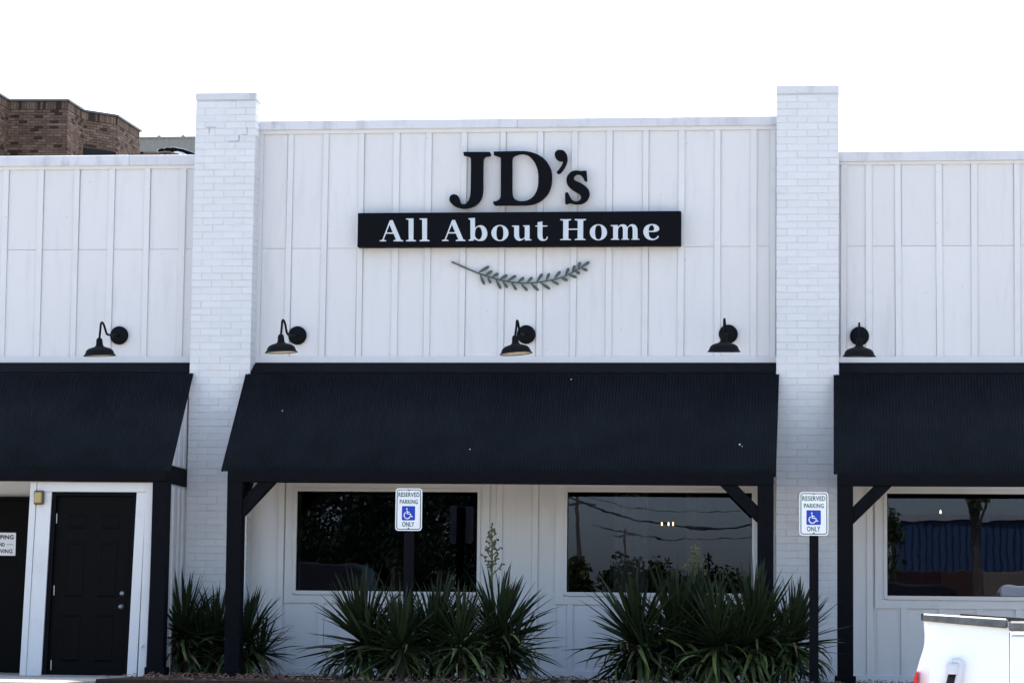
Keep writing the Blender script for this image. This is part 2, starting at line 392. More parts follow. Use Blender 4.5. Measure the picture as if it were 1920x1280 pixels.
bx('side_wall', -7.9, -7.62, .31, 13, -.5, 4.9, M['trim'], shop); bx('side_wall', 6.62, 6.9, .31, 13, -.5, 4.9, M['trim'], shop)
bx('back_wall', -7.6, 6.6, 12.7, 13, -.5, 4.9, M['trim'], shop)
bx('interior_floor', -7.6, 6.6, .31, 12.69, -.3, .02, M['intfloor'], shop)
bx('interior_ceiling', -7.6, 6.6, .31, 6.0, 2.95, 3.05, M['dark'], shop)
bx('interior_wall', -7.6, 6.6, 6.0, 6.15, .02, 3.05, M['dark'], shop)
for xx in (-2.9, 3.9): bx('interior_wall', xx, xx + .12, .31, 5.99, .02, 2.94, M['dark'], shop)

GL = .00115                                              # the panes lean out at the top by about a millimetre
# ground-floor wall with three openings
wins = [dict(x0=X(557, 1015), x1=X(895.5, 1015), z0=Zc(726, 1108), z1=Zc(726, 921.5), g='glass'),
        dict(x0=X(1063.7, 1015), x1=X(1410, 1015), z0=Zc(1240, 1111), z1=Zc(1240, 923), g='glass'),
        dict(x0=X(1663.3, 1020), x1=X(2008, 1020), z0=Zc(1800, 1117.5), z1=Zc(1800, 925.5), g='glasswavy')]
ztop = zA - .05
edges = [-7.6]
for W in wins: edges += [W['x0'], W['x1']]
edges.append(6.6)
core = MB()
for i in range(0, 8, 2): core.box(edges[i], edges[i + 1], .0125, .22, -.5, ztop - .55)
for W in wins:
    core.box(W['x0'] + .0005, W['x1'] - .0005, .0125, .22, -.5, W['z0']); core.box(W['x0'] + .0005, W['x1'] - .0005, .0125, .22, W['z1'], ztop - .55)
core.obj('wall', M['trim'], shop)
BB = .082
# battens below the awnings (full height), and short ones under the windows
full = [472, 527.5, 936.5, 1003.5, 1630.5]
under = [[601, 671, 741, 811, 881], [1068.5, 1140, 1211, 1282, 1353], [1695, 1766, 1837, 1910, 1982]]
extra = [1449, -30]
fx = sorted(X(p_, 1000 if p_ > 0 else 930) for p_ in full + extra)
casw = .10
for W, U in zip(wins, under):
    W['c'] = (W['x0'] - casw - .035, W['x1'] + casw + .035, W['z0'] - casw - .04, W['z1'] + casw + .03)
    ux = [X(p_, 1190) for p_ in U]
    ux = [u for u in ux if W['c'][0] + .03 < u < W['c'][1] - .03]
    joint_panels([W['c'][0] + .02] + ux + [W['c'][1] - .02], -.1, W['c'][2] + .02, shop)
    for u in ux: bx('batten', u - BW, u + BW, -.021, -.0005, BB, W['c'][2], M['trim'], shop, bevel=.003)
segs = [(-7.6, PL0), (PL1 - .02, wins[0]['c'][0] + .02), (wins[0]['c'][1] - .02, wins[1]['c'][0] + .02), (wins[1]['c'][1] - .02, PR0 + .02), (PR1 - .02, wins[2]['c'][0] + .02), (wins[2]['c'][1] - .02, 6.6)]
for a, b in segs:
    ins = [q for q in fx if a + .05 < q < b - .05]
    joint_panels([a] + ins + [b], -.1, ztop - .5, shop)
    for q in ins: bx('batten', q - BW, q + BW, -.0215, -.0005, BB, ztop - .6, M['trim'], shop, bevel=.003)
for W in wins:
    joint_panels([W['c'][0] + .02, W['c'][1] - .02], W['c'][3] - .02, ztop - .5, shop)
for a, b in ((PL1, PR0), (PR1, 6.6), (-7.6, PL0)):
    bx('base_board', a, b, -.024, -.0005, -.06, BB, M['trim'], shop, bevel=.003)
for k, W in enumerate(wins):
    x0, x1, z0, z1 = W['x0'], W['x1'], W['z0'], W['z1']; c = W['c']; f = .035
    m = MB().box(x0 - f, x0, -.045, .12, z0 - f, z1 + f).box(x1, x1 + f, -.045, .12, z0 - f, z1 + f)
    m.box(x0, x1, -.045, .12, z1, z1 + f).box(x0, x1, -.05, .12, z0 - f - .008, z0)
    fr = m.obj('window', M['trim'], shop)
    MB().box(c[0], x0 - f - .001, -.024, -.0005, c[2], c[3]).box(x1 + f + .001, c[1], -.024, -.0005, c[2], c[3]) \
        .box(x0 - f, x1 + f, -.0235, -.0005, z1 + f + .001, c[3]).box(x0 - f, x1 + f, -.0235, -.0005, c[2], z0 - f - .009).obj('window_casing', M['trim'], fr)
    lean_ = GL * (z1 - z0) / 2
    MB().add([(x, y + (lean_ if z == z0 - .01 else -lean_), z) for x in (x0 - .01, x1 + .01) for y in (.004, .010) for z in (z0 - .01, z1 + .01)], BOXF).obj('pane', M[W['g']], fr)
    # black gasket round the glass
    MB().box(x0, x0 + .008, -.012, .002, z0, z1).box(x1 - .008, x1, -.012, .002, z0, z1).box(x0 + .008, x1 - .008, -.012, .002, z0, z0 + .008).obj('gasket', M['black'], fr)
# hanging curtains inside the middle window
for a, b in ((1150, 1215), (1285, 1318)):
    xa, xb = X(a, 1000, .5), X(b, 1000, .5); v = []; f = []
    for i in range(41):
        t_ = i / 40; yy = .55 + .03 * math.sin(t_ * 40) + .015 * math.sin(t_ * 93)
        for dy in (0, .004): v += [(xa + (xb - xa) * t_, yy + dy, 1.0), (xa + (xb - xa) * t_, yy + dy, 2.7)]
    for i in range(40): f += [(4 * i, 4 * i + 4, 4 * i + 5, 4 * i + 1), (4 * i + 2, 4 * i + 3, 4 * i + 7, 4 * i + 6)]
    cu = link('curtain', pyd('curtain', v, f), M['curtain'], None, smooth=True)
    tag(cu, 'grey pleated curtain hanging behind the middle window, ' + ('wide one left of the lit bulbs' if a == 1150 else 'narrow one right of the lit bulbs'), 'curtain', 'curtains behind the middle window')
# lit bulbs seen through the glass
def pendant(pxs, py, Y, label):
    p0 = P(sum(p_ for p_ in pxs) / len(pxs), py, Y)
    t = thing('pendant_light', (p0.x, Y, 2.94), label, 'lamp')
    m = MB().tube([(p0.x, Y, 2.94), (p0.x, Y, p0.z + .08)], .008)
    if len(pxs) > 1: m.tube([P(pxs[0], py, Y) + Vector((-.06, 0, .085)), P(pxs[-1], py, Y) + Vector((.06, 0, .085))], .014)
    m.obj('fixture_arm', M['black'], t)
    for p_ in pxs:
        q = P(p_, py, Y)
        b = MB().lathe([(.001, -.017), (.008, -.012), (.0105, 0), (.008, .014), (.005, .026), (.001, .03)], q, n=14).obj('bulb', M['bulb'], t, smooth=True)
pendant([1241, 1253.5, 1262], 982.5, 2.4, 'black pendant lamp with three small lit bulbs seen through the middle window')
pendant([1763.5], 960, 2.4, 'single small lit bulb seen through the right window')

# ================================================================ BRICK PILLARS
def pillar(x0, x1, cap_px, label):
    zc0 = Zc(*cap_px[0], -.30); zc1 = Zc(*cap_px[1], -.30)
    t = thing('brick_pillar', ((x0 + x1) / 2, -.15, 0), label, 'pillar', 'white brick pillars between the bays')
    MB().box(x0 + .006, x1 - .006, -.2965, -.002, -.5, zc1).obj('mortar_core', M['mortar'], t)
    H = .0807; Wd = x1 - x0; L3 = Wd / 3; jt = .0075
    def bmesh_brick(L_, nm):
        bm = bmesh.new(); bmesh.ops.create_cube(bm, size=1)
        for v in bm.verts: v.co = Vector((v.co.x * (L_ - .0045), v.co.y * .297, v.co.z * (H - .0065)))
        bmesh.ops.bevel(bm, geom=bm.edges[:], offset=.004, segments=1, affect='EDGES')
        me = bpy.data.meshes.new(nm); bm.to_mesh(me); bm.free(); me.materials.append(M['brickpaint']); return me
    full_, half_ = bmesh_brick(L3, 'brick'), bmesh_brick(L3 / 2, 'brick_half')
    z = zc1; n = 0
    while z - H > -.06:
        z -= H; n += 1
        cells = [(x0 + L3 * (i + .5), full_) for i in range(3)] if n % 2 else [(x0 + L3 * .25, half_), (x0 + L3, full_), (x0 + 2 * L3, full_), (x1 - L3 * .25, half_)]
        sh = random.uniform(-.004, .004)
        for cx, me in cells:
            o = link('brick', me, None, t, loc=(cx + random.uniform(-.0015, .0015), -.1525 + random.uniform(-.0035, .0025), z + H / 2 + random.uniform(-.0018, .0018)),
                     rot=(random.uniform(-.012, .012), random.uniform(-.006, .006), random.uniform(-.007, .007)))
    c = MB().box(x0 - .003, x1 + .003, -.305, .004, zc1 + .016, zc0).obj('cap', M['coping'], t, bevel=.005)
    bx('cap_joint', x0 + .012, x1 - .012, -.288, .002, zc1, zc1 + .0155, M['mortar'], t)
pillar(PL0, PL1, ((421, 174), (421, 190)), 'white painted brick pillar left of the shop name sign')
pl_ = bpy.data.objects['brick_pillar']
for (a, b, c, d) in ((387, 238.3, 405, 239.8), (462.6, 239.5, 464, 250), (447.5, 253, 448.8, 264), (428, 264.4, 448, 265.6), (391.5, 240, 392.5, 251), (455, 252, 464, 253)):
    bx('open_joint', X(a, b, -.305), X(c, b, -.305), -.306, -.297, Zc(a, d, -.305), Zc(a, b, -.305), M['grime'], pl_)
pillar(PR0, PR1, ((1517, 160), (1517, 178)), 'taller white painted brick pillar right of the shop name sign')

# ================================================================ AWNINGS
YB = -1.38                       # front edge of the roof sheets
def sheet(xa, xb, xa2, xb2, ya, za, yb, zb, zb2, name, parent):
    """corrugated sheet from the wall (a) down to the eave (b), closed, 5 mm thick"""
    wdt = xb - xa; n = max(8, int(wdt / .0345)) * 4; v = []; f = []
    for i in range(n + 1):
        t_ = i / n; c = .0072 * math.cos(t_ * n / 4 * 2 * math.pi)
        for (p0, p1, y, z0_, z1_) in ((xa, xb, ya, za, za), (xa2, xb2, yb, zb, zb2)):
            x_ = p0 + (p1 - p0) * t_; z_ = z0_ + (z1_ - z0_) * t_
            v.append((x_, y - c * .7, z_ + c * .7)); v.append((x_, y - c * .7 + .004, z_ + c * .7 - .005))
    for i in range(n):
        a = 4 * i; b = a + 4
        f += [(a, a + 2, b + 2, b), (a + 1, b + 1, b + 3, a + 3), (a + 2, a + 3, b + 3, b + 2), (a, b, b + 1, a + 1)]
    f += [(0, 1, 3, 2), (4 * n, 4 * n + 2, 4 * n + 3, 4 * n + 1)]
    return link(name, pyd(name, v, f), M['roofblack'], parent, smooth=True)
YP = -1.24; PW = .172            # post line and post width
def post(parent, x0, ptop, x0b=None, plinth=True):
    x0b = x0 if x0b is None else x0b
    v = MB().box(x0, x0 + PW, YP - PW, YP, -.05, ptop); v.v = [(x + (x0b - x0 if z < 1 else 0), y, z) for x, y, z in v.v]
    p_ = v.obj('post', M['black'], parent, bevel=.005)
    if plinth: bx('plinth', x0b - .028, x0b + PW + .028, YP - PW - .028, YP + .028, -.05, .085, M['black'], p_, bevel=.006)
    return p_
def brace(parent, x_in, s, ztop, dz, dx, th=.145):
    """diagonal between post side x_in and the beam, leaning towards s"""
    pl = [(x_in, ztop - dz), (x_in, ztop - dz - th * 1.3), (x_in + s * (dx + th * 1.32), ztop), (x_in + s * dx, ztop)]
    if s < 0: pl = pl[::-1]
    MB().prism(pl, YP - PW + .02, YP - .03).obj('brace', M['black'], parent, bevel=.004)
def knee(parent, xc, ztop):
    MB().bar((xc, YP + .01, ztop - .32), (xc, YP + .52, ztop + .12), .09, .13).obj('brace', M['black'], parent)

# middle awning
zs_top = Zc(960, 701, -.32); zs_b0, zs_b1 = Zc(414, 882.5, YB), Zc(1454, 892.5, YB)
xa, xb = X(461, 702, -.32), X(1461, 702, -.32); xa2, xb2 = X(414.5, 882.5, YB), X(1455, 892.5, YB)
aw = thing('awning', ((xa + xb) / 2, -.8, 0), 'black corrugated awning on two braced posts under the shop name sign', 'awning', 'black corrugated awnings')
sheet(xa, xb, xa2, xb2, -.32, zs_top, YB, zs_b0, zs_b1, 'roof_sheet', aw)
fk = MB()
for (a, b, q) in ((529, 770, .016), (881, 842, .012), (1071, 711, .012), (1387, 833, .017), (1391.5, 836.5, .009)):
    yy = -.32 + (YB + .32) * (b - 701) / 187; c = P(a, b, yy - .02)
    fk.lathe([(.0005, .004), (q * .6, .002), (q * .5, 0)], c, (0, -1, .9), 6)
tag(fk.obj('pale_flecks', M['signwhite'], aw), kind='stuff')
def flashing(a, b, parent):
    zf = Zc(960, 697, -.30)
    MB().add([(a, -.03, zA), (b, -.03, zA), (b, -.30, zf), (a, -.30, zf), (a, -.03, zA - .03), (b, -.03, zA - .03), (b, -.30, zf - .035), (a, -.30, zf - .035)],
             [(0, 3, 2, 1), (4, 5, 6, 7), (0, 1, 5, 4), (2, 3, 7, 6), (0, 4, 7, 3), (1, 2, 6, 5)]).obj('flashing', M['black'], parent)
flashing(PL1 + .002, PR0 - .002, aw)
zb_top = zs_b0 + .02
def beam(a, b, zl, zr, parent, dz=.125):
    MB().add([(a, YP - PW, zl), (b, YP - PW, zr), (b, YP, zr), (a, YP, zl), (a, YP - PW, zl - dz), (b, YP - PW, zr - dz), (b, YP, zr - dz), (a, YP, zl - dz)],
             [(0, 1, 2, 3), (4, 7, 6, 5), (0, 4, 5, 1), (2, 6, 7, 3), (0, 3, 7, 4), (1, 5, 6, 2)]).obj('beam', M['black'], parent, bevel=.004)
Yf = YP - PW
xp1 = X(426, 910, Yf); xp2 = X(1420, 920, Yf)
zbl, zbr = Zc(428, 902.5, Yf), Zc(1446, 909.5, Yf)
beam(xp1, xp2 + PW, zbl + .13, zbr + .13, aw, .13)
post(aw, xp1, zbl, X(420, 1240, Yf)); post(aw, xp2, zbr)
brace(aw, xp1 + PW, 1, zbl - .001, .20, .17); brace(aw, xp2, -1, zbr - .001, .215, .215)
knee(aw, xp1 + PW * .6, zbl - .02); knee(aw, xp2 + PW * .5, zbr - .02)
for i in range(6):
    x_ = xa + .5 + (xb - xa - 1) * i / 5
    MB().bar((x_, YP - .01, zs_b0 + .005), (x_, -.40, zs_top - .155), .04, .08).obj('rafter', M['black'], aw)
def gable(x_, zlow, parent, side):  # unseen infill added to keep light off the pillars and porch top
    v = [(x_ + d_, y, z) for d_ in (0, .02 * side) for y, z in ((YP + .01, zlow), (-.305, zlow), (-.305, zs_top - .012), (YP + .01, zs_b0 + .115))]
    MB().add(v, [(0, 1, 2, 3), (7, 6, 5, 4), (0, 4, 5, 1), (1, 5, 6, 2), (2, 6, 7, 3), (3, 7, 4, 0)]).obj('gable_infill', M['black'], parent)
gable(xp1 + .03, zbl + .01, aw, 1); gable(xp2 + PW - .03, zbr + .01, aw, -1)
# right awning
xa, xb = X(1563, 703, -.32), 6.5; xa2, xb2 = X(1563, 888, YB), 6.5
zs_b = Zc(1563, 888, YB)
ar = thing('awning', ((xa + xb) / 2, -.8, 0), 'black corrugated awning running off the right edge beside the taller pillar', 'awning', 'black corrugated awnings')
sheet(xa, xb, xa2, xb2, -.32, Zc(1750, 702.5, -.32), YB, zs_b, Zc(1920, 892.5, YB), 'roof_sheet', ar)
flashing(PR1 + .002, 6.5, ar)
xp3 = X(1569.5, 920, Yf); zb3 = Zc(1600, 910, Yf)
beam(xp3, 6.45, zb3 + .125, zb3 + .13, ar)
post(ar, xp3, zb3); post(ar, 6.2, zb3)
brace(ar, xp3 + PW, 1, zb3 - .001, .22, .22); knee(ar, xp3 + PW * .5, zb3 - .02)
gable(xp3 + .02, zb3 + .01, ar, 1)
for i in range(3):
    x_ = xa + .6 + i * .9
    MB().bar((x_, YP - .01, zs_b + .005), (x_, -.40, zs_top - .155), .04, .08).obj('rafter', M['black'], ar)
# left awning
xa, xb = -7.4, X(363, 700, -.32); xa2, xb2 = -7.4, X(320, 883, YB)
zs_bl = Zc(320, 883, YB)
al = thing('awning', (-5.5, -.8, 0), 'black corrugated awning running off the left edge above the black panelled door', 'awning', 'black corrugated awnings')
sheet(xa, xb, xa2, xb2, -.32, Zc(180, 699.5, -.32), YB, Zc(0, 881.5, YB), zs_bl, 'roof_sheet', al)
flashing(-7.4, PL0 - .002, al)
xp0 = X(286, 915, Yf); zb0 = Zc(290, 902.5, Yf)
beam(-7.3, xp0 + PW - .03, Zc(0, 902, Yf) + .135, zb0 + .13, al)
post(al, xp0, zb0, X(276, 1260, Yf))
xrt = X(314, 890, YP)
bx('beam', xrt - .12, xrt, YP + .002, -.31, zb0 - .0, zb0 + .20, M['black'], al)

# ================================================================ ENTRY VESTIBULE with the black door
YV = -1.32
vx0, vx1 = X(58, 905, YV), xp0 - .002
zh = zb0 - .004
ves = thing('entry_vestibule', ((vx0 + vx1) / 2, -1, 0), 'white framed entry box with a black panelled door under the left awning', 'porch')
dxl, dxr = X(96.5, 935, YV), X(256, 935, YV); zdt = Zc(175, 922, YV)
bl = .055                                             # the frame leans like the photo's
def lean(m, d): m.v = [(x - (d * (zdt - z) / 2.1 if z < zdt else 0), y, z) for x, y, z in m.v]; return m
lw = X(69, 935, YV)
lean(MB().box(vx0, lw - .002, YV - .012, YV + .10, -.03, zh), .065).obj('corner_board', M['trim'], ves, bevel=.003)
lean(MB().box(lw, dxl, YV, YV + .10, -.03, zdt), .065).obj('casing', M['trim'], ves, bevel=.003)
rw = X(274, 935, YV)
lean(MB().box(dxr, rw - .002, YV, YV + .10, -.03, zdt), .062).obj('casing', M['trim'], ves, bevel=.003)
lean(MB().box(rw, vx1, YV - .008, YV + .10, -.03, zh), .045).obj('corner_board', M['trim'], ves, bevel=.003)
MB().box(lw, rw - .002, YV - .004, YV + .10, zdt + .002, zh).obj('head_casing', M['trim'], ves, bevel=.003)
# black jamb and door leaf
jm = lean(MB().box(dxl + .002, dxl + .05, YV + .02, YV + .15, -.03, zdt).box(dxr - .035, dxr - .002, YV + .02, YV + .15, -.03, zdt).box(dxl + .05, dxr - .035, YV + .02, YV + .15, zdt - .04, zdt), .063).obj('door_jamb', M['black'], ves)
sx0, sx1, sz0, sz1 = dxl + .053, dxr - .038, -.015, zdt - .043
dr = lean(MB().box(sx0, sx1, YV + .065, YV + .105, sz0, sz1), .063).obj('door', M['doorblack'], ves, bevel=.003)
tag(dr, 'black six-panel door with steel knob and deadbolt')
dw = sx1 - sx0; dh = sz1 - sz0
for (t0, t1) in ((.10, .185), (.255, .565), (.655, .925)):
    for s0, s1 in ((.155, .40), (.58, .825)):
        a, b = sx0 + dw * s0, sx0 + dw * s1; zz1, zz0 = sz1 - dh * t0, sz1 - dh * t1
        o = .022
        m = MB()
        ring = [(a, zz0), (b, zz0), (b, zz1), (a, zz1)]; inn = [(a + o, zz0 + o), (b - o, zz0 + o), (b - o, zz1 - o), (a + o, zz1 - o)]
        in2 = [(a + 2 * o, zz0 + 2 * o), (b - 2 * o, zz0 + 2 * o), (b - 2 * o, zz1 - 2 * o), (a + 2 * o, zz1 - 2 * o)]
        y0 = YV + .0648
        v = [(x, y0, z) for x, z in ring] + [(x, y0 - .010, z) for x, z in inn] + [(x, y0 - .003, z) for x, z in in2]
        f = [(i, (i + 1) % 4, 4 + (i + 1) % 4, 4 + i) for i in range(4)] + [(4 + i, 4 + (i + 1) % 4, 8 + (i + 1) % 4, 8 + i) for i in range(4)] + [(8, 9, 10, 11)]
        lean(m.add(v, f), .063).obj('door_panel', M['doorblack'], dr)
for (px, py) in ((104.5, 971), (99.5, 1106), (94, 1246)):
    q = P(px, py, YV + .02); MB().tube([(q.x, YV + .056, q.z - .055), (q.x, YV + .056, q.z + .055)], .008, 8).obj('hinge', M['hinge'], dr)
q = P(227.5, 1112, YV + .03); MB().lathe([(.001, .022), (.022, .02), (.028, .008), (.030, 0)], (q.x, YV + .063, q.z), (0, -1, 0), 18).obj('deadbolt', M['steel'], dr, smooth=True)
q = P(226.5, 1137, YV + .03); MB().lathe([(.001, .065), (.018, .063), (.028, .05), (.026, .035), (.012, .025), (.012, .008), (.032, .006), (.032, 0)], (q.x, YV + .063, q.z), (0, -1, 0), 18).obj('knob', M['steel'], dr, smooth=True)
bx('threshold', dxl - .06, dxr - .06, YV - .03, YV + .12, -.03, -.017, M['steel'], ves)
# side walls of the box: board and batten, plus the gable infill under the awning end
sxw = xrt - .012
bx('side_wall', sxw - .10, sxw, YP + .004, -.004, -.05, zb0 - .004, M['panel'], ves)
for yy in (-1.12, -.9, -.65, -.45, -.25, -.06):
    bx('batten', sxw + .0005, sxw + .019, yy - .032, yy + .032, -.05, zb0 - .03, M['trim'], ves)
MB().add([(sxw - .06, YP + .03, zb0 + .205), (sxw - .06, -.315, zb0 + .205), (sxw - .06, -.315, zs_top - .06), (sxw, YP + .03, zb0 + .205), (sxw, -.315, zb0 + .205), (sxw, -.315, zs_top - .06)],
         [(0, 1, 2), (3, 5, 4), (0, 3, 4, 1), (1, 4, 5, 2), (2, 5, 3, 0)]).obj('gable_infill', M['panel'], ves)
for yy, zz in ((-.45, zs_top - .27), (-.68, zs_top - .52), (-.92, zs_top - .78)):
    bx('batten', sxw + .0005, sxw + .016, yy - .03, yy + .03, zb0 + .21, zz, M['trim'], ves)
bx('side_wall', vx0 - .02, vx0 + .08, YV + .12, -.004, -.05, zb0 - .004, M['panel'], ves)
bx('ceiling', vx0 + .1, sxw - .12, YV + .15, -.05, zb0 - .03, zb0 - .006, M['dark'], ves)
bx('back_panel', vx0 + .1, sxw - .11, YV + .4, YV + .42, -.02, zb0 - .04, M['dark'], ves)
# wall light on the casing
q = P(74, 932.5, YV - .02)
wl = thing('wall_light', (q.x, YV - .012, q.z), 'small amber wall light box on the white casing left of the panelled door', 'wall light')
MB().box(q.x - .058, q.x + .058, YV - .052, YV - .013, q.z - .078, q.z + .078).obj('case', M['lightcase'], wl, bevel=.012)
MB().box(q.x - .043, q.x + .040, YV - .085, YV - .053, q.z - .062, q.z + .062).obj('lens', M['lens'], wl, bevel=.012)

# black door in the recess at far left, with its notice
x1d = X(92, 1050, -.05); x0d = X(-105, 1050, -.05); zdd = Zc(20, 930.8, -.05)
bd = thing('back_door', ((x0d + x1d) / 2, -.03, -.03), 'plain black delivery door in the recess at the left edge', 'door')
bx('door_leaf', x0d + .05, x1d - .05, -.06, -.027, -.02, zdd - .05, M['doorblack'], bd, bevel=.004)
MB().box(x0d, x0d + .048, -.075, -.027, -.03, zdd).box(x1d - .048, x1d, -.075, -.027, -.03, zdd).box(x0d + .048, x1d - .048, -.075, -.027, zdd - .048, zdd).obj('door_frame', M['black'], bd)
bx('wall_panel', X(2.5, 912), X(120, 912), -.016, -.0125 + .011, Zc(20, 919), ztop - .62, M['panel'], shop)
# shipping notice
ya = -.0615
x1s, zs1, zs0 = X(29.6, 1015, ya), Zc(10, 998, ya), Zc(10, 1041, ya); x0s = x1s - .36
nt_ = thing('notice_sign', ((x0s + x1s) / 2, ya, zs0), 'white shipping and receiving notice on the black door at the left edge', 'sign')
bx('plate', x0s, x1s, ya - .003, ya - .0005, zs0, zs1, M['signwhite'], nt_)
hh = zs1 - zs0
for s_, a, b, t0, t1 in (('SHIPPING', .08, .93, .10, .29), ('AND', .36, .64, .44, .60), ('RECEIVING', .05, .90, .72, .90)):
    link('lettering', text_mesh('lettering', s_, x0s + .36 * a, x0s + .36 * b, zs1 - hh * t1, zs1 - hh * t0, ya - .0045, bold=.028), M['ink'], nt_)
for a, b in ((.08, .30), (.70, .92)): bx('rule', x0s + .36 * a, x0s + .36 * b, ya - .0045, ya - .0035, zs1 - hh * .53, zs1 - hh * .51, M['ink'], nt_)

# ================================================================ SHOP SIGN
YL = -.105
def trace(pts, ox, oy, sc, Y):
    return [(X(ox + a / sc, oy + b / sc, Y), Zc(ox + a / sc, oy + b / sc, Y)) for a, b in pts]
J = [(382,147),(868,147),(890,180),(882,222),(785,234),(752,290),(746,560),(745,830),(730,960),(685,1055),(600,1135),(490,1178),(400,1190),(300,1178),(205,1138),(142,1078),(122,1020),(132,965),(170,935),(220,928),(275,950),(305,1000),(322,1062),(347,1104),(385,1112),(430,1098),(472,1050),(500,975),(513,880),(518,600),(520,285),(508,247),(480,232),(390,212)]
D1 = [(940,140),(1250,134),(1478,130),(1578,140),(1678,165),(1778,207),(1878,278),(1955,375),(2002,485),(2017,600),(2012,720),(1986,825),(1933,930),(1850,1020),(1748,1084),(1628,1120),(1498,1131),(1200,1132),(960,1132),(932,1105),(932,1060),(1000,1050),(1050,1020),(1068,960),(1071,600),(1072,280),(1055,240),(1010,226),(945,205)]
D2 = [(1295,242),(1340,215),(1410,194),(1478,187),(1558,205),(1630,257),(1698,350),(1742,450),(1763,560),(1766,680),(1755,790),(1722,890),(1660,980),(1568,1038),(1470,1055),(1400,1050),(1340,1023),(1300,970),(1285,900),(1283,600),(1285,290)]
AP = [(690,200),(700,150),(740,115),(800,108),(860,127),(905,180),(922,250),(917,330),(887,410),(845,477),(800,530),(760,553),(732,540),(728,515),(770,465),(815,400),(838,350),(840,312),(800,318),(745,300),(705,260)]
S_ = [(905,680),(912,620),(940,565),(988,517),(1040,494),(1100,488),(1170,498),(1240,493),(1275,497),(1283,600),(1287,690),(1245,686),(1225,650),(1195,600),(1155,568),(1110,562),(1065,578),(1041,610),(1045,648),(1080,680),(1160,715),(1240,765),(1303,825),(1330,893),(1323,965),(1283,1042),(1210,1094),(1130,1112),(1050,1108),(990,1095),(945,1098),(905,1112),(883,1100),(880,1000),(880,908),(905,888),(935,897),(965,955),(1002,1020),(1052,1053),(1110,1056),(1158,1030),(1175,990),(1163,950),(1120,907),(1040,865),(970,810),(925,755)]
for nm, lps, ox, sp_, lb in (('letter', [J], 830, (630, 600), 'black raised capital J, first letter above the shop name board'), ('letter', [D1, D2], 830, (1175, 600), 'black raised capital D above the shop name board'),
                        ('apostrophe', [AP], 970, (810, 210), 'black raised apostrophe between the capital D and the small s'), ('letter', [S_], 970, (1130, 790), 'black raised small s, last letter above the shop name board')):
    lp = [smooth_poly(trace(q, ox, 270, 9.846, YL)) for q in lps]
    o = link(nm, fill_mesh(nm, lp, YL, .045), M['blacksign']); tag(o, lb, 'letter', 'raised black letters above the name board')
    q = trace([sp_], ox, 270, 9.846, YL)[0]
    bx('standoff', q[0] - .008, q[0] + .008, YL + .046, -.001, q[1] - .008, q[1] + .008, M['black'], o)
YN = -.15
bx0, bx1 = X(670.5, 430, YN), X(1276.5, 428, YN); bz0, bz1 = (Zc(670, 463, YN) + Zc(1276, 459.5, YN)) / 2, (Zc(670, 399, YN) + Zc(1276, 396, YN)) / 2
board = thing('name_board', ((bx0 + bx1) / 2, YN, bz0), 'long black name board reading All About Home in white letters', 'sign')
bx('board', bx0, bx1, YN, -.024, bz0, bz1, M['blacksign'], board, bevel=.004)
A_ = [(145,690),(145,667),(203,657),(372,217),(437,217),(625,657),(670,667),(672,690),(455,690),(455,668),(512,657),(455,520),(284,520),(233,659),(290,668),(290,690)]
Ah = [(296,492),(438,492),(366,318)]
l_ = [(735,178),(905,176),(903,655),(960,670),(960,690),(735,690),(735,670),(797,654),(795,208),(735,198)]
b_ = [(442,130),(555,126),(555,298),(598,264),(650,250),(702,264),(745,310),(766,382),(755,450),(715,503),(650,522),(598,514),(545,490),(520,516),(445,518),(445,500),(478,490),(475,160),(442,146)]
bh = [(555,385),(565,322),(593,287),(625,278),(655,302),(676,382),(666,450),(637,493),(605,495),(572,467),(556,432)]
u_ = [(1190,256),(1310,255),(1310,430),(1322,473),(1350,488),(1385,475),(1408,447),(1408,275),(1378,268),(1378,253),(1490,252),(1490,485),(1522,496),(1522,511),(1410,512),(1405,472),(1370,500),(1320,518),(1272,505),(1237,465),(1226,420),(1226,280),(1190,272)]
t_l = [(1590,258),(1628,256),(1628,200),(1710,186),(1710,255),(1795,257),(1795,272),(1712,274),(1712,440),(1724,488),(1755,495),(1779,475),(1785,445),(1800,445),(1797,477),(1770,508),(1720,520),(1672,508),(1640,475),(1628,430),(1628,275),(1590,274)]
H_ = [(95,148),(282,146),(282,163),(237,172),(237,310),(395,308),(395,172),(345,163),(345,146),(537,145),(537,162),(490,172),(488,480),(530,490),(530,504),(343,504),(343,490),(393,480),(395,328),(237,330),(237,482),(280,492),(280,505),(95,505),(95,492),(145,482),(147,172),(95,164)]
m_ = [(962,248),(1085,246),(1085,282),(1120,247),(1170,233),(1220,247),(1248,287),(1285,247),(1335,232),(1390,252),(1418,312),(1422,480),(1455,490),(1455,499),(1315,499),(1315,489),(1338,480),(1336,310),(1325,272),(1300,262),(1270,280),(1252,312),(1252,480),(1278,490),(1278,499),(1143,499),(1143,489),(1170,480),(1170,310),(1158,273),(1135,265),(1105,285),(1087,322),(1085,482),(1110,490),(1110,500),(965,500),(965,488),(1003,478),(1002,270),(962,263)]
e_ = [(1520,372),(1530,312),(1565,262),(1620,236),(1680,230),(1735,241),(1780,275),(1795,312),(1785,340),(1750,358),(1700,366),(1612,366),(1620,430),(1650,473),(1695,484),(1740,465),(1768,430),(1785,436),(1770,470),(1720,499),(1665,506),(1600,490),(1547,445)]
eh = [(1612,347),(1690,345),(1703,325),(1703,287),(1686,257),(1660,248),(1635,263),(1617,300)]
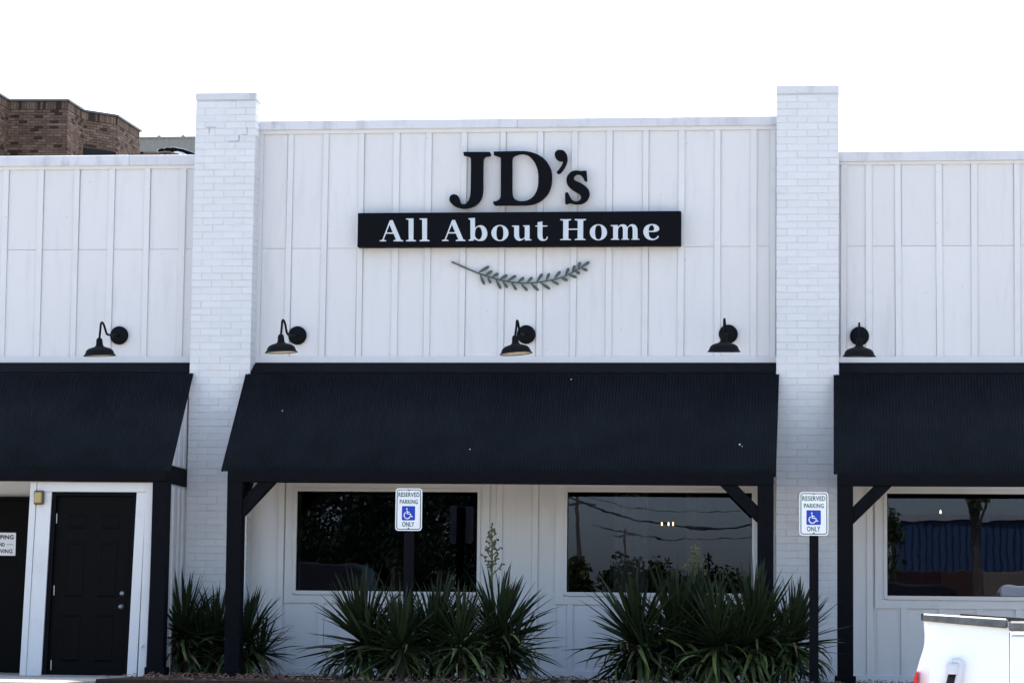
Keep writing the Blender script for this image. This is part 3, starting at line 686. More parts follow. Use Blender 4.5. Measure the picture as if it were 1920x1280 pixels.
def ell(cx, cy, rx, ry, p_=2.0):
    o = []
    for k in range(28):
        a = 2 * math.pi * k / 28; c, s = math.cos(a), math.sin(a)
        o.append((cx + rx * math.copysign(abs(c) ** (2 / p_), c), cy + ry * math.copysign(abs(s) ** (2 / p_), s)))
    return o
sh = lambda pts, dx, dy=0: [(a + dx, b + dy) for a, b in pts]
gl = [([A_, Ah], 700, 12), ([l_], 700, 12), ([sh(l_, 305, -1)], 700, 12), ([sh(A_, 1402, -6), sh(Ah, 1402, -6)], 700, 12), ([b_, bh], 830, 9.143),
      ([ell(982, 384, 147, 138), ell(982, 384, 60, 121, 2.5)], 830, 9.143), ([u_], 830, 9.143), ([t_l], 830, 9.143), ([H_], 1040, 9.143),
      ([ell(750, 372, 148, 138), ell(750, 372, 58, 121, 2.5)], 1040, 9.143), ([m_], 1040, 9.143), ([e_, eh], 1040, 9.143)]
for lps, ox, sc_ in gl:
    lp = [trace(q, ox, 395, sc_, YN) for q in lps]
    lp = [q if len(q) == 28 else smooth_poly(q, 38, 4) for q in lp]
    link('lettering', fill_mesh('lettering', lp, YN - .004, .0035), M['letterwhite'], board)

# sage branch below the board
YR = -.05
br = thing('branch_ornament', (X(960, 530, YR), YR, Zc(960, 545, YR)), 'sage green leafy branch ornament hanging below the name board', 'ornament')
tp = lambda a, b: P(830 + a / 6.62, 480 + b / 6.62, YR)
stem = [(108,70),(190,105),(270,140),(355,177),(440,212),(520,240),(600,265),(680,288),(750,305),(835,320),(920,330),(1000,335),(1070,335),(1125,331),(1180,325),(1255,314),(1330,300),(1410,283),(1480,262),(1545,235),(1600,205),(1680,160),(1740,128)]
n = len(stem); lp = []
for sgn in (1, -1):
    side = []
    for i, (a, b) in enumerate(stem):
        p_, q = Vector(stem[max(i - 1, 0)]), Vector(stem[min(i + 1, n - 1)]); d = (q - p_).normalized(); nn = Vector((-d.y, d.x))
        hw = 10 - 4 * i / n; c = Vector((a, b)) + nn * hw * sgn; w_ = tp(c.x, c.y); side.append((w_.x, w_.z))
    lp += side if sgn > 0 else side[::-1]
link('stem', fill_mesh('stem', [lp], YR, .02), M['sage'], br)
LV = [(440,205,578,126),(525,240,617,183),(610,262,692,213),(705,290,802,233),(800,310,914,240),(930,325,1012,263),(1045,330,1112,260),(1165,320,1238,217),(1280,305,1326,212),(1385,275,1462,187),(1520,240,1566,146),(1608,195,1641,116),(1680,155,1705,72),(1722,135,1822,70),
      (462,225,518,357),(556,258,597,338),(655,280,720,407),(740,305,805,393),(855,325,914,422),(965,335,1052,430),(1090,335,1188,427),(1208,328,1333,408),(1340,300,1442,352),(1458,265,1552,303),(1556,228,1662,263),(1640,185,1703,218),(1715,148,1797,178)]
for k, (a, b, c, d) in enumerate(LV):
    u = Vector((c - a, d - b)); L_ = u.length; u.normalize(); nn = Vector((-u.y, u.x)); lp = []
    prof = [(0, 3), (.15, 8), (.35, 14), (.6, 18), (.8, 17.5), (.92, 13), (1, 4)]
    for t_, hw in prof: q = Vector((a, b)) + u * L_ * t_ + nn * hw; w_ = tp(q.x, q.y); lp.append((w_.x, w_.z))
    for t_, hw in prof[::-1]: q = Vector((a, b)) + u * L_ * t_ - nn * hw; w_ = tp(q.x, q.y); lp.append((w_.x, w_.z))
    link('leaf', fill_mesh('leaf', [lp], YR - .003 - .0012 * (k % 3), .018), M['sage'], br)
bx('standoff', X(960, 530, YR) - .01, X(960, 530, YR) + .01, YR + .021, -.001, Zc(960, 531, YR) - .012, Zc(960, 531, YR) + .006, M['black'], br)

# ================================================================ GOOSENECK LAMPS
def lamp(plate, rim, apex, stub, tilt, label, fwd_=0.0):
    DR = .80
    c = P(*plate, 0); s = P(*rim, -DR)
    t = thing('gooseneck_lamp', (c.x, 0, c.z), label, 'wall lamp', 'gooseneck lamps along the storefront')
    MB().lathe([(.108, 0), (.108, .014), (.103, .024), (.06, .034), (.001, .036)], (c.x, -.0225, c.z), (0, -1, 0), 36).obj('backplate', M['lampblack'], t, smooth=True)
    dirv = Vector((s.x - c.x, -DR, 0)); 
    at = lambda k, z: Vector((c.x + dirv.x * k, -.03 + (dirv.y + .03) * k, z))
    ax = Vector((-math.sin(tilt), -math.sin(R(fwd_)), math.cos(tilt))).normalized()
    ref = P(224.7, 629.2, 0)
    shp = [(.30, 213, 629), (.52, 204, 627.8), (.63, 200.5, 627), (.70, 198, 623), (.78, 194.5, 614), (.85, 191.5, 607.5), (.91, 188.8, 604.6), (.96, 186.6, 605.2), (.99, 185.2, 609), (1, 184.8, 615), (1, 184.9, 634)]
    lift = (s.z - c.z) - (P(187, 667, -DR).z - ref.z)
    lift2 = (P(*apex, -DR * .91).z - c.z) - (P(188.5, 604.5, -DR * .91).z - ref.z)
    pts = [at(0, c.z)] + [at(k, c.z + P(a, b, -DR * k).z - ref.z + (lift2 if b < 620 else lift2 * max(0, (k - .52)) * 2)) for k, a, b in shp[:-1]]
    pts.append(Vector((s.x, -DR, s.z)) + ax * .19)
    sm = []
    for i in range(len(pts) - 1):
        p0, p1, p2, p3 = pts[max(i - 1, 0)], pts[i], pts[i + 1], pts[min(i + 2, len(pts) - 1)]
        for k in range(4):
            u = k / 4; sm.append(.5 * ((2 * p1) + (p2 - p0) * u + (2 * p0 - 5 * p1 + 4 * p2 - p3) * u * u + (3 * p1 - p0 - 3 * p2 + p3) * u ** 3))
    sm.append(pts[-1])
    MB().tube(sm, .0128, 12).obj('arm', M['lampblack'], t, smooth=True)
    prof = [(.183, -.002), (.186, .002), (.183, .007), (.170, .016), (.163, .035), (.152, .060), (.130, .080), (.095, .093), (.058, .104), (.043, .118), (.038, .140), (.035, .180), (.028, .198), (.016, .207), (.001, .208)]
    base = Vector((s.x, -DR, s.z))
    MB().lathe(prof, base, ax, 40).obj('shade', M['lampblack'], t, smooth=True)
    MB().lathe([(r_ - .004, h - .002) for r_, h in prof[2:8]] + [(.02, .085), (.001, .084)], base, ax, 40).obj('shade_lining', M['lampin'], t, smooth=True)
    MB().lathe([(.001, .03), (.022, .036), (.03, .055), (.02, .08)], base, ax, 16).obj('bulb', M['lampin'], t, smooth=True)
lamp((224.7, 629.2), (187, 667), (188.5, 604.5), (200, 627), R(2), 'black gooseneck lamp above the left awning, left of the first pillar', 3.2)
lamp((558.6, 629.3), (527.5, 660.5), (529, 600), (538, 624), R(2.4), 'black gooseneck lamp beside the first pillar above the left window', 1.5)
lamp((987, 627.5), (967.8, 663), (966.5, 601), (970, 620), R(4.6), 'black gooseneck lamp hanging directly below the leafy branch ornament')
lamp((1365.7, 626.7), (1357.5, 659.5), (1358.7, 598), (1360, 618), R(0), 'black gooseneck lamp just left of the taller pillar', 4.6)
lamp((1611.5, 630.5), (1611, 668.5), (1610, 606), (1611, 622), R(-.3), 'black gooseneck lamp right of the taller pillar, plate and shade in line', 4.2)

# ================================================================ PARKING SIGNS
def parking_sign(cx, Y, zb, wd, ht, yawr, post_w, label):
    t = thing('parking_sign', (cx, Y, 0), label, 'sign', 'accessible parking signs in front of the shop', yawr)
    # local geometry round the empty (which is rotated): children get identity offset
    def add(name, me, mat, par, smooth=False):
        me.materials.append(mat); o = bpy.data.objects.new(name, me); COL.objects.link(o); o.parent = par; return o
    def rr(x0, x1, z0, z1, r_):
        o = []
        for (a, b, s0) in ((x1 - r_, z0 + r_, -90), (x1 - r_, z1 - r_, 0), (x0 + r_, z1 - r_, 90), (x0 + r_, z0 + r_, 180)):
            for k in range(7): an = R(s0 + 15 * k); o.append((a + r_ * math.cos(an), b + r_ * math.sin(an)))
        return o
    h = wd / 2
    pl = add('plate', fill_mesh('plate', [rr(-h, h, zb, zb + ht, .035)], -.004, .004), M['signwhite'], t)
    e = .012
    add('border', fill_mesh('border', [rr(-h + e, h - e, zb + e, zb + ht - e, .028), rr(-h + e + .009, h - e - .009, zb + e + .009, zb + ht - e - .009, .020)], -.006, .0015), M['signgreen'], pl)
    U = lambda f_: -h + wd * f_; V = lambda f_: zb + ht * (1 - f_)
    for s_, a, b, t0, t1 in (('RESERVED', .10, .90, .092, .203), ('PARKING', .16, .84, .264, .368), ('ONLY', .26, .72, .79, .902)):
        add('lettering', text_mesh('lettering', s_, U(a), U(b), V(t1), V(t0), -.006, bold=.022), M['signgreen'], pl)
    x0, x1, z0, z1 = U(.245), U(.74), V(.755), V(.418)
    sq = add('symbol_panel', fill_mesh('symbol_panel', [rr(x0, x1, z0, z1, .010)], -.006, .0015), M['signblue'], pl)
    S = x1 - x0; SH = z1 - z0
    q = lambda a, b: (x0 + S * a, z1 - SH * b)
    def stroke(pts, wv, yo):
        m = MB()
        L_, R_ = [], []
        for i, p_ in enumerate(pts):
            a, b = Vector(pts[max(i - 1, 0)]), Vector(pts[min(i + 1, len(pts) - 1)]); d = (b - a).normalized(); nn = Vector((-d.y, d.x)) * wv / 2
            L_.append(Vector(p_) + nn); R_.append(Vector(p_) - nn)
        n_ = len(pts)
        m.add([(c.x, yo, c.y) for c in L_] + [(c.x, yo, c.y) for c in R_], [(i, i + 1, n_ + i + 1, n_ + i) for i in range(n_ - 1)]); return m
    wv = S * .075; y0 = -.0082
    mb = stroke([q(.39, .30), q(.40, .54), q(.64, .55), q(.73, .76), q(.82, .72)], wv, y0)
    for part in (stroke([q(.40, .42), q(.58, .42)], wv * .9, y0 - .0004),
                 stroke([q(.41 + .235 * math.cos(R(a)), .645 - .235 * math.sin(R(a))) for a in range(118, 350, 12)], wv * .9, y0 - .0008)): mb.add(part.v, part.f)
    c = q(.375, .20); mb.add([(c[0] + S * .055 * math.cos(k * math.pi / 6), y0, c[1] + S * .055 * math.sin(k * math.pi / 6)) for k in range(12)], [tuple(range(12))])
    add('wheelchair_symbol', mb.mesh('wheelchair_symbol'), M['signwhite'], sq)
    for v_ in (.045, .942): add('bolt', MB().lathe([(.0075, 0), (.0075, .004), (.001, .006)], (0, -.0045, V(v_)), (0, -1, 0), 10).mesh('bolt'), M['ink'], pl)
    add('post', MB().box(-post_w / 2, post_w / 2, .001, .001 + post_w, -.35, zb + ht * .97).mesh('post'), M['black'], t)
def psign(cpx, y0, y1, Y, wd, yawr, pw, label):
    c = P(cpx, (y0 + y1) / 2, Y); za, zb = P(cpx, y1, Y).z, P(cpx, y0, Y).z
    parking_sign(c.x, Y, za, wd, zb - za, yawr, pw, label)
psign(766.5, 915, 994.5, -2.1, .288, 0, .095, 'reserved parking sign on a black post rising out of the yuccas before the left window')
psign(1526, 922, 1003.5, -2.5, .300, 0, .095, 'reserved parking sign on a black post in front of the taller pillar')

# ================================================================ YUCCAS
def leaf_mesh(curv, wid, name, mat):
    n = 6; v = []; f = []; x = z = 0.0; a = 0.0
    for i in range(n + 1):
        t_ = i / n; hw = wid * (.55 + 1.2 * t_ - 1.75 * t_ ** 2.2) if t_ < 1 else .0004
        hw = max(hw, .0006)
        up_ = Vector((-math.sin(a), 0, math.cos(a)))
        v += [(x - 0, -hw, z), (x - up_.x * hw * .5, 0, z - up_.z * hw * .5), (x, hw, z)]
        a -= curv * (t_ ** 1.3) / n * 2; x += math.cos(a) / n; z += math.sin(a) / n
    for i in range(n):
        b = 3 * i; f += [(b, b + 3, b + 4, b + 1), (b + 1, b + 4, b + 5, b + 2)]
    me = pyd(name, v, f); me.materials.append(mat); return me
LM = [leaf_mesh(c, wd, 'leaf_blade', M['yucca']) for c, wd in ((.05, .024), (.15, .028), (.3, .026), (.1, .030), (.5, .028))]
LD = [leaf_mesh(c, wd, 'leaf_blade_drooping', M['yuccapale'] if k % 2 else M['yucca']) for k, (c, wd) in enumerate(((1.3, .036), (1.9, .034), (1.0, .036), (2.3, .034)))]
DRY = leaf_mesh(2.6, .030, 'dry_leaf_blade', M['dryleaf'])
rg = random.Random(11)
def yucca(px, py, Y, n, scale, label, stalk=None, tiltx=0.0):
    c = P(px, py, Y); zc = max(c.z, .12)
    t = thing('yucca', (c.x, Y, 0), label, 'plant', 'yuccas in the bed along the storefront')
    t.rotation_euler = (R(rg.uniform(-5, 3)), R(tiltx), 0)
    tk = MB().tube([(0, 0, -.03), (.02, 0, zc * .5), (0, 0, zc - .03)], [.06, .05, .03], 8).mesh('trunk'); tk.materials.append(M['bark'])
    o = bpy.data.objects.new('trunk', tk); COL.objects.link(o); o.parent = t
    ga = math.pi * (3 - math.sqrt(5))
    def put(me, loc, el, az, L_):
        o = bpy.data.objects.new('leaf', me); COL.objects.link(o); o.parent = t; o.location = loc
        o.rotation_euler = (rg.uniform(-.6, .6), -el, az); o.scale = (L_, L_ * 1.3, L_)
    n1, n2, n3 = int(n * .72), int(n * .36), int(n * .40)
    for i in range(n1):                                     # main head
        u = (i + .5) / n1; el = R(88 - 118 * u ** 1.2) + rg.uniform(-.2, .2); az = i * ga + rg.uniform(-.6, .6)
        low = u > .72
        put(rg.choice(LD) if (low and rg.random() < .5) else rg.choice(LM), (.03 * math.cos(az), .03 * math.sin(az), zc + .05 - .22 * zc * u + .04 * math.sin(el)), el, az, scale * rg.uniform(.7, 1.1))
    sa = rg.uniform(0, 6.28); off = Vector((.19 * math.cos(sa), .16 * math.sin(sa), -rg.uniform(.06, .16)))
    for i in range(n2):                                     # smaller side head, leaning
        u = (i + .5) / n2; el = R(84 - 105 * u) + rg.uniform(-.25, .25); az = i * ga + rg.uniform(-.6, .6)
        put(rg.choice(LM), (off.x + .03 * math.cos(az), off.y + .03 * math.sin(az), zc + off.z), el, az, scale * rg.uniform(.55, .9))
    for i in range(n3):                                     # old outer leaves hanging round the trunk
        az = i * ga + rg.uniform(-.4, .4); el = R(rg.uniform(-45, 22))
        put(rg.choice(LD + LD + LM[3:] + [DRY]), (.05 * math.cos(az), .05 * math.sin(az), zc * rg.uniform(.35, 1.0)), el, az, scale * rg.uniform(.6, .98))
    if stalk:
        (sx, sy0, sy1) = stalk
        b0 = Vector((c.x, Y, zc)); tip = P(sx, sy0, Y); mid = P(sx, sy1, Y)
        m = MB().tube([b0, mid, mid.lerp(tip, .5) + Vector((.004, 0, 0)), tip], [.018, .014, .009, .004], 7)
        H_l = (tip - mid).length; fl = MB()
        for k in range(19):
            h = (k + .5) / 19; base = mid.lerp(tip, .04 + .82 * h); az = k * 2.4 + rg.uniform(-.3, .3)
            ln = (.165 * (1 - h) ** .7 + .03) * rg.uniform(.8, 1.15)
            d = Vector((math.cos(az), math.sin(az), 1.1)).normalized(); e = base + d * ln
            m.tube([base, base + d * ln * .5 + Vector((0, 0, -.004)), e], [.0065, .0055, .0045], 5)
            for j in range(int(3 + 4 * (1 - h))):
                q = base + d * ln * rg.uniform(.35, 1.0); dv = Vector((rg.uniform(-1, 1), rg.uniform(-1, 1), rg.uniform(-.5, .8))).normalized()
                fl.lathe([(.001, 0), (.009, .012), (.0105, .022), (.001, .036)], q, dv, 5)
        for k in range(9):
            q = mid.lerp(tip, .84 + .018 * k); fl.lathe([(.001, 0), (.009, .012), (.001, .03)], q, (rg.uniform(-1, 1), rg.uniform(-1, 1), 1.2), 5)
        inv = (Matrix.Translation(t.location) @ t.rotation_euler.to_matrix().to_4x4()).inverted()
        for q_ in (m, fl): q_.v = [tuple(inv @ Vector(a)) for a in q_.v]
        me = m.mesh('flower_stalk'); me.materials.append(M['stalk']); st = bpy.data.objects.new('flower_stalk', me); COL.objects.link(st); st.parent = t
        me = fl.mesh('flower_buds'); me.materials.append(M['stalk']); o = bpy.data.objects.new('flower_buds', me); COL.objects.link(o); o.parent = st; tag(o, kind='stuff')
yucca(352, 1190, -.80, 170, .66, 'yucca between the left doorway post and the left pillar', None, -6)
yucca(405, 1205, -.70, 150, .60, 'yucca in front of the left pillar, partly behind the left post of the middle awning')
yucca(452, 1208, -.85, 150, .60, 'yucca just right of the left post of the middle awning', None, 7)
yucca(690, 1205, -2.0, 200, .74, 'leftmost yucca in front of the left window, left of the sign post', None, -7)
yucca(752, 1212, -2.3, 150, .60, 'yucca hiding the foot of the sign post before the left window')
yucca(812, 1205, -1.8, 190, .70, 'yucca right beside the sign post before the left window', None, 2)
yucca(868, 1212, -2.25, 160, .60, 'low yucca between the sign post and the tall flower stalk', None, -3)
yucca(925, 1198, -1.9, 200, .74, 'yucca with a tall flower stalk at the right end of the left window', (922, 981, 1085), 6)
yucca(1205, 1206, -2.0, 200, .74, 'leftmost yucca in front of the middle window', None, -7)
yucca(1268, 1200, -1.8, 190, .74, 'yucca second from the left in front of the middle window')
yucca(1310, 1190, -1.5, 170, .70, 'yucca with a flower stalk in the middle of the middle window', (1304, 1022, 1095), 0)
yucca(1345, 1208, -2.2, 180, .68, 'low front yucca before the right half of the middle window')
yucca(1410, 1198, -2.0, 200, .76, 'yucca hiding the foot of the right post of the middle awning', None, 3)
yucca(1472, 1205, -1.9, 190, .64, 'rightmost yucca, beside the sign post before the taller pillar', None, 9)
# bits of mulch on the bed
cm = MB()
for k in range(2600):
    x_ = rg.uniform(xbed0 + .05, 7.2); y_ = rg.uniform(-3.65, -.06); a = rg.uniform(0, 3.14); s_ = rg.uniform(.012, .045)
    cx_, sx_ = math.cos(a), math.sin(a); z_ = rg.uniform(-.012, .03); tl = rg.uniform(-.5, .5) * s_
    cm.add([(x_ - cx_ * s_, y_ - sx_ * s_, z_ - tl), (x_ + sx_ * s_ * .3, y_ - cx_ * s_ * .3, z_ + .006), (x_ + cx_ * s_, y_ + sx_ * s_, z_ + tl), (x_ - sx_ * s_ * .3, y_ + cx_ * s_ * .3, z_ + .004), (x_, y_, z_ + .012)],
           [(0, 1, 4), (1, 2, 4), (2, 3, 4), (3, 0, 4)])
tag(cm.obj('mulch', M['chip']), 'brown bark mulch scattered over the planting bed', 'mulch', kind='stuff')

# ================================================================ FAR BROWN BRICK BUILDING
FH = 14.2 + CAM.z
fp = [(-70, 137), (0, 180.6), (15.6, 190.2), (126, 190.2), (156.3, 209.6), (217.7, 219), (261.5, 247.2)]
pts = [PZ(a, b, FH) for a, b in fp]
bk = thing('brick_building', (pts[3].x, pts[3].y, -.95), 'tall brown brick building with stepped corners behind the left parapet', 'building')
BH, BL = .0735, .2155
separate = 0
stf = MB(); cores = MB(); cope = MB(); one = None
def brick_box(mb, o, d, nrm, s, z, L_, H_, dep=.03):
    a = o + d * s
    v = []
    for ds in (0, L_):
        for dn in (-.02, dep):
            for dz in (0, H_): q = a + d * ds + nrm * dn; v.append((q.x, q.y, z + dz))
    mb.add(v, BOXF)
Zlow = 8.0
for i in range(len(pts) - 1):
    a, b = pts[i], pts[i + 1]; d = Vector((b.x - a.x, b.y - a.y, 0)); L_ = d.length; d.normalize(); nrm = Vector((d.y, -d.x, 0))
    if nrm.dot(CAM - a) < 0: nrm = -nrm
    inn = -nrm * .35
    v = [(a.x, a.y, Zlow), (b.x, b.y, Zlow), (b.x, b.y, FH), (a.x, a.y, FH)]; w2 = [(x + inn.x, y + inn.y, z) for x, y, z in v]
    cores.add(v + w2, [(0, 1, 2, 3), (4, 7, 6, 5), (0, 4, 5, 1), (2, 6, 7, 3), (0, 3, 7, 4), (1, 5, 6, 2)])
    q0, q1 = a + nrm * .07, b + nrm * .07
    e = d * .07
    v = [(q0 - e * 0 + inn * 1.3), (q1 + inn * 1.3), q1 + e * .5, q0 - e * .5]
    cope.add([(p_.x, p_.y, FH - .005) for p_ in v] + [(p_.x, p_.y, FH + .05) for p_ in v], [(0, 3, 2, 1), (4, 5, 6, 7), (0, 1, 5, 4), (1, 2, 6, 5), (2, 3, 7, 6), (3, 0, 4, 7)])
    # soldier course
    s_ = .01
    while s_ < L_ - .06:
        brick_box(stf, a, d, nrm, s_, FH - .225, .062, .205); s_ += .0735
    z = FH - .235; row = 0
    zbot = 13.0 if i < 4 else 12.9
    while z - BH > zbot:
        z -= BH; row += 1; s_ = -.5 * BL * (row % 2)
        while s_ < L_ - .02:
            s0 = max(s_, 0); s1 = min(s_ + BL - .012, L_)
            if s1 - s0 > .03:
                if i == 2 and separate < 298 and abs((s1 - s0) - (BL - .012)) < .002:
                    if one is None:
                        mb = MB(); brick_box(mb, Vector((0, 0, 0)), d, nrm, 0, 0, BL - .012, BH - .011); one = mb.mesh('brick'); one.materials.append(M['brown_o'])
                    q = a + d * s0 + nrm * rg.uniform(-.004, .004); link('brick', one, None, bk, loc=(q.x, q.y, z)); separate += 1
                else: brick_box(stf, a, d, nrm, s0, z, s1 - s0, BH - .011, .03 + rg.uniform(-.004, .004))
            s_ += BL
cores.obj('wall', M['brownmortar'], bk); cope.obj('coping', M['bluecap'], bk)
tag(stf.obj('brickwork', M['brown_i'], bk), kind='stuff')
# lower projecting tier
fl_ = [(-70, 228), (0, 265), (15.6, 271.5), (125, 271.5), (156.5, 291.5), (158, 297)]
H2 = FH - 1.12
p2 = [PZ(a, b, H2) for a, b in fl_[:5]]; lt = MB(); st2 = MB()
for i in range(4):
    a, b = p2[i], p2[i + 1]; d = Vector((b.x - a.x, b.y - a.y, 0)); L_ = d.length; d.normalize(); nrm = Vector((d.y, -d.x, 0))
    if nrm.dot(CAM - a) < 0: nrm = -nrm
    inn = -nrm * 1.2
    v = [(a.x, a.y, Zlow), (b.x, b.y, Zlow), (b.x, b.y, H2), (a.x, a.y, H2)]; w2 = [(x + inn.x, y + inn.y, z) for x, y, z in v]
    lt.add(v + w2, [(0, 1, 2, 3), (4, 7, 6, 5), (0, 4, 5, 1), (2, 6, 7, 3), (0, 3, 7, 4), (1, 5, 6, 2)])
    z = H2 - .02; row = 0
    while z - BH > H2 - .75:
        z -= BH; row += 1; s_ = -.5 * BL * (row % 2)
        while s_ < L_ - .02:
            s0 = max(s_, 0); s1 = min(s_ + BL - .012, L_)
            if s1 - s0 > .03: brick_box(st2, a, d, nrm, s0, z, s1 - s0, BH - .011, .03 + rg.uniform(-.004, .004))
            s_ += BL
lt.obj('lower_wall', M['brownmortar'], bk); tag(st2.obj('lower_brickwork', M['brown_i'], bk), kind='stuff')
# dark band window below the right part
a, b = pts[4], pts[5]; d = (b - a); d.z = 0; d.normalize(); nrm = Vector((d.y, -d.x, 0)); nrm = nrm if nrm.dot(CAM - a) > 0 else -nrm
zw = PZ(160, 280, 0); zt = FH - 1.00
wv = []
for q in (a, b):
    for dn in (-.2, .045):
        for z in (Zlow + 2, zt): p_ = q + nrm * dn; wv.append((p_.x, p_.y, z))
wf = MB().add(wv, BOXF).obj('window', M['dark'], bk)
mh = MB(); q0, q1 = pts[0], pts[-1]
mh.box(q0.x, pts[1].x, pts[1].y + 2, pts[1].y + 14, -.95, 13.4).obj('building_core', M['brownmortar'], bk)

# beige metal building further back, with a round emblem
Yg = 75.0
gx0, gx1 = X(150, 262, Yg), X(430, 262, Yg); gz = Zc(315, 259.5, Yg)
bg_ = thing('metal_building', ((gx0 + gx1) / 2, Yg, -.95), 'beige ribbed metal building peeking out between the brick building and the left pillar', 'building')
n = int((gx1 - gx0) / .09); v = []; f = []
for i in range(n + 1):
    x_ = gx0 + (gx1 - gx0) * i / n; yy = Yg - (.035 if i % 3 == 0 else 0)
    v += [(x_, yy, -.95), (x_, yy, gz)]
for i in range(n): f.append((2 * i, 2 * i + 2, 2 * i + 3, 2 * i + 1))
link('cladding', pyd('cladding', v, f), M['beigemetal'], bg_)
bx('core', gx0, gx1, Yg + .05, Yg + 12, -.95, gz - .02, M['beigemetal'], bg_)
bx('eave_trim', gx0, gx1, Yg - .06, Yg + .1, gz, gz + .06, M['beigemetal'], bg_)
for px in (298, 343): bx('roof_vent', X(px, 258, Yg) - .06, X(px, 258, Yg) + .06, Yg - .02, Yg + .08, gz + .061, gz + .12, M['beigemetal'], bg_)
bw0, bw1 = X(258, 286, 60), X(335, 286, 60)
lw_ = thing('low_brick_wall', ((bw0 + bw1) / 2, 60, -.95), 'low brown brick parapet just above the left roofline', 'wall')
zt_ = Zc(300, 284.5, 60); wq = MB().box(bw0, bw1, 60, 60.3, -.95, zt_).obj('core', M['brownmortar'], lw_)
sb = MB(); z = zt_; row = 0
while z > zt_ - .5:
    z -= BH; row += 1; s_ = -.5 * BL * (row % 2)
    while s_ < bw1 - bw0 - .05:
        brick_box(sb, Vector((bw0, 60, 0)), Vector((1, 0, 0)), Vector((0, -1, 0)), max(s_, 0), z, BL - .012, BH - .011); s_ += BL
tag(sb.obj('brickwork', M['brown_i'], lw_), kind='stuff')
# emblem: black swoosh with white edge standing on the roof
Ye = 58.0
emb = thing('emblem_sign', (X(340, 290, Ye), Ye, Zc(340, 292, Ye)), 'black curved emblem sign with a white outline behind the left roofline', 'sign')
ez = lambda pts: trace(pts, 0, 170, 4.8, Ye)
sw = [(1418,552),(1428,530),(1450,522),(1480,525),(1500,512),(1530,516),(1560,512),(1600,520),(1650,528),(1700,545),(1745,562),(1790,590),(1790,640),(1750,640),(1700,592),(1640,565),(1580,556),(1560,560),(1530,548),(1480,545),(1440,552)]
ct = Vector((1610, 575))
big = [tuple(Vector(p_) + (Vector(p_) - ct).normalized() * 7) for p_ in sw]
link('outline', fill_mesh('outline', [ez(big)], Ye, .08), M['signwhite'], emb)
link('swoosh', fill_mesh('swoosh', [ez(sw)], Ye - .03, .028), M['blacksign'], emb)
arc = [(1565,552),(1600,548),(1650,560),(1690,580),(1710,600),(1690,600),(1660,575),(1640,568),(1650,600),(1635,600),(1610,570),(1570,562)]
link('inner_arc', fill_mesh('inner_arc', [ez(arc)], Ye - .05, .018), M['signwhite'], emb)
for x_ in (1480, 1700):
    q = ez([(x_, 560)])[0]; bx('support', q[0] - .03, q[0] + .03, Ye + .09, Ye + .15, 4.0, q[1], M['black'], emb)

# ================================================================ WHITE PICKUP in the foreground
YT = -10.0
TG = -.87
tr0 = P(1732, 1170, YT)
trk = thing('pickup_truck', (tr0.x, YT, TG), 'white pickup truck with a worn rail cap and red tail light at the lower right', 'truck')
pf = [(1730.5, 1163), (1731, 1172), (1732.5, 1190), (1732, 1205), (1729, 1220), (1723, 1238), (1718, 1256), (1716, 1275), (1714, 1300)]
prof = [P(a, b, YT) for a, b in pf]
ztopT = prof[0].z; zbT = TG + .62
prof = [(q.x, q.z) for q in prof] + [(prof[-1].x + .0, zbT)]
xs1 = X(1892, 1200, YT)
zr = P(1892, 1177, YT).z
n = 9; v = []; f = []
# quarter panel: profile swept to the right, rear face slightly bowed
cols = [0, .012, .05, .15, .4, .7, .97, 1]
for ci, c in enumerate(cols):
    for (xq, zq) in prof:
        x_ = xq + (xs1 - xq) * c; z_ = zq + (zr - ztopT) * c * max(0, min(1, (zq - zbT) / (ztopT - zbT)))
        bow = .10 * (1 - min(1, c / .15)) ** 2 + .02 * math.sin((zq - zbT) * 4) * 0
        v.append((x_, YT + bow - .03 * math.sin(min(1, max(0, (ztopT - zq) / .8)) * math.pi) - .22 * 0, z_))
k = len(prof)
for ci in range(len(cols) - 1):
    for j in range(k - 1): f.append((ci * k + j, ci * k + j + 1, (ci + 1) * k + j + 1, (ci + 1) * k + j))
body = MB().add(v, f)
xl = prof[0][0]; xr = xl + 1.92
MB().box(xl + .04, xl + .12, YT + .11, YT + 1.83, zbT, ztopT - .012).obj('tailgate', M['truckwhite'], trk, bevel=.015)
body.box(xr - .12, xr - .03, YT + .11, YT + 1.95, zbT, zr - .02)
body.box(xl + .12, xr - .12, YT + 1.85, YT + 1.95, zbT, zr - .02)
body.box(xl + .12, xr - .12, YT + .12, YT + 1.84, zbT, zbT + .06)
body.obj('bed', M['truckwhite'], trk, smooth=False)
tg = MB()
tgx = xs1 + .0055
for (a, b, yy0, yy1, z0, z1) in ((tgx, xr - .05, YT - .03, YT + .07, zbT, zr - .045),): tg.box(a, b, yy0, yy1, z0, z1)
tg.obj('side_panel', M['truckwhite'], trk, bevel=.02)
bx('gap_shade_strip', xs1 - .002, xs1 + .005, YT + .03, YT + .06, zbT, zr - .03, M['rubber'], trk)  # dark strip added behind the panel gap to stand in for its shade
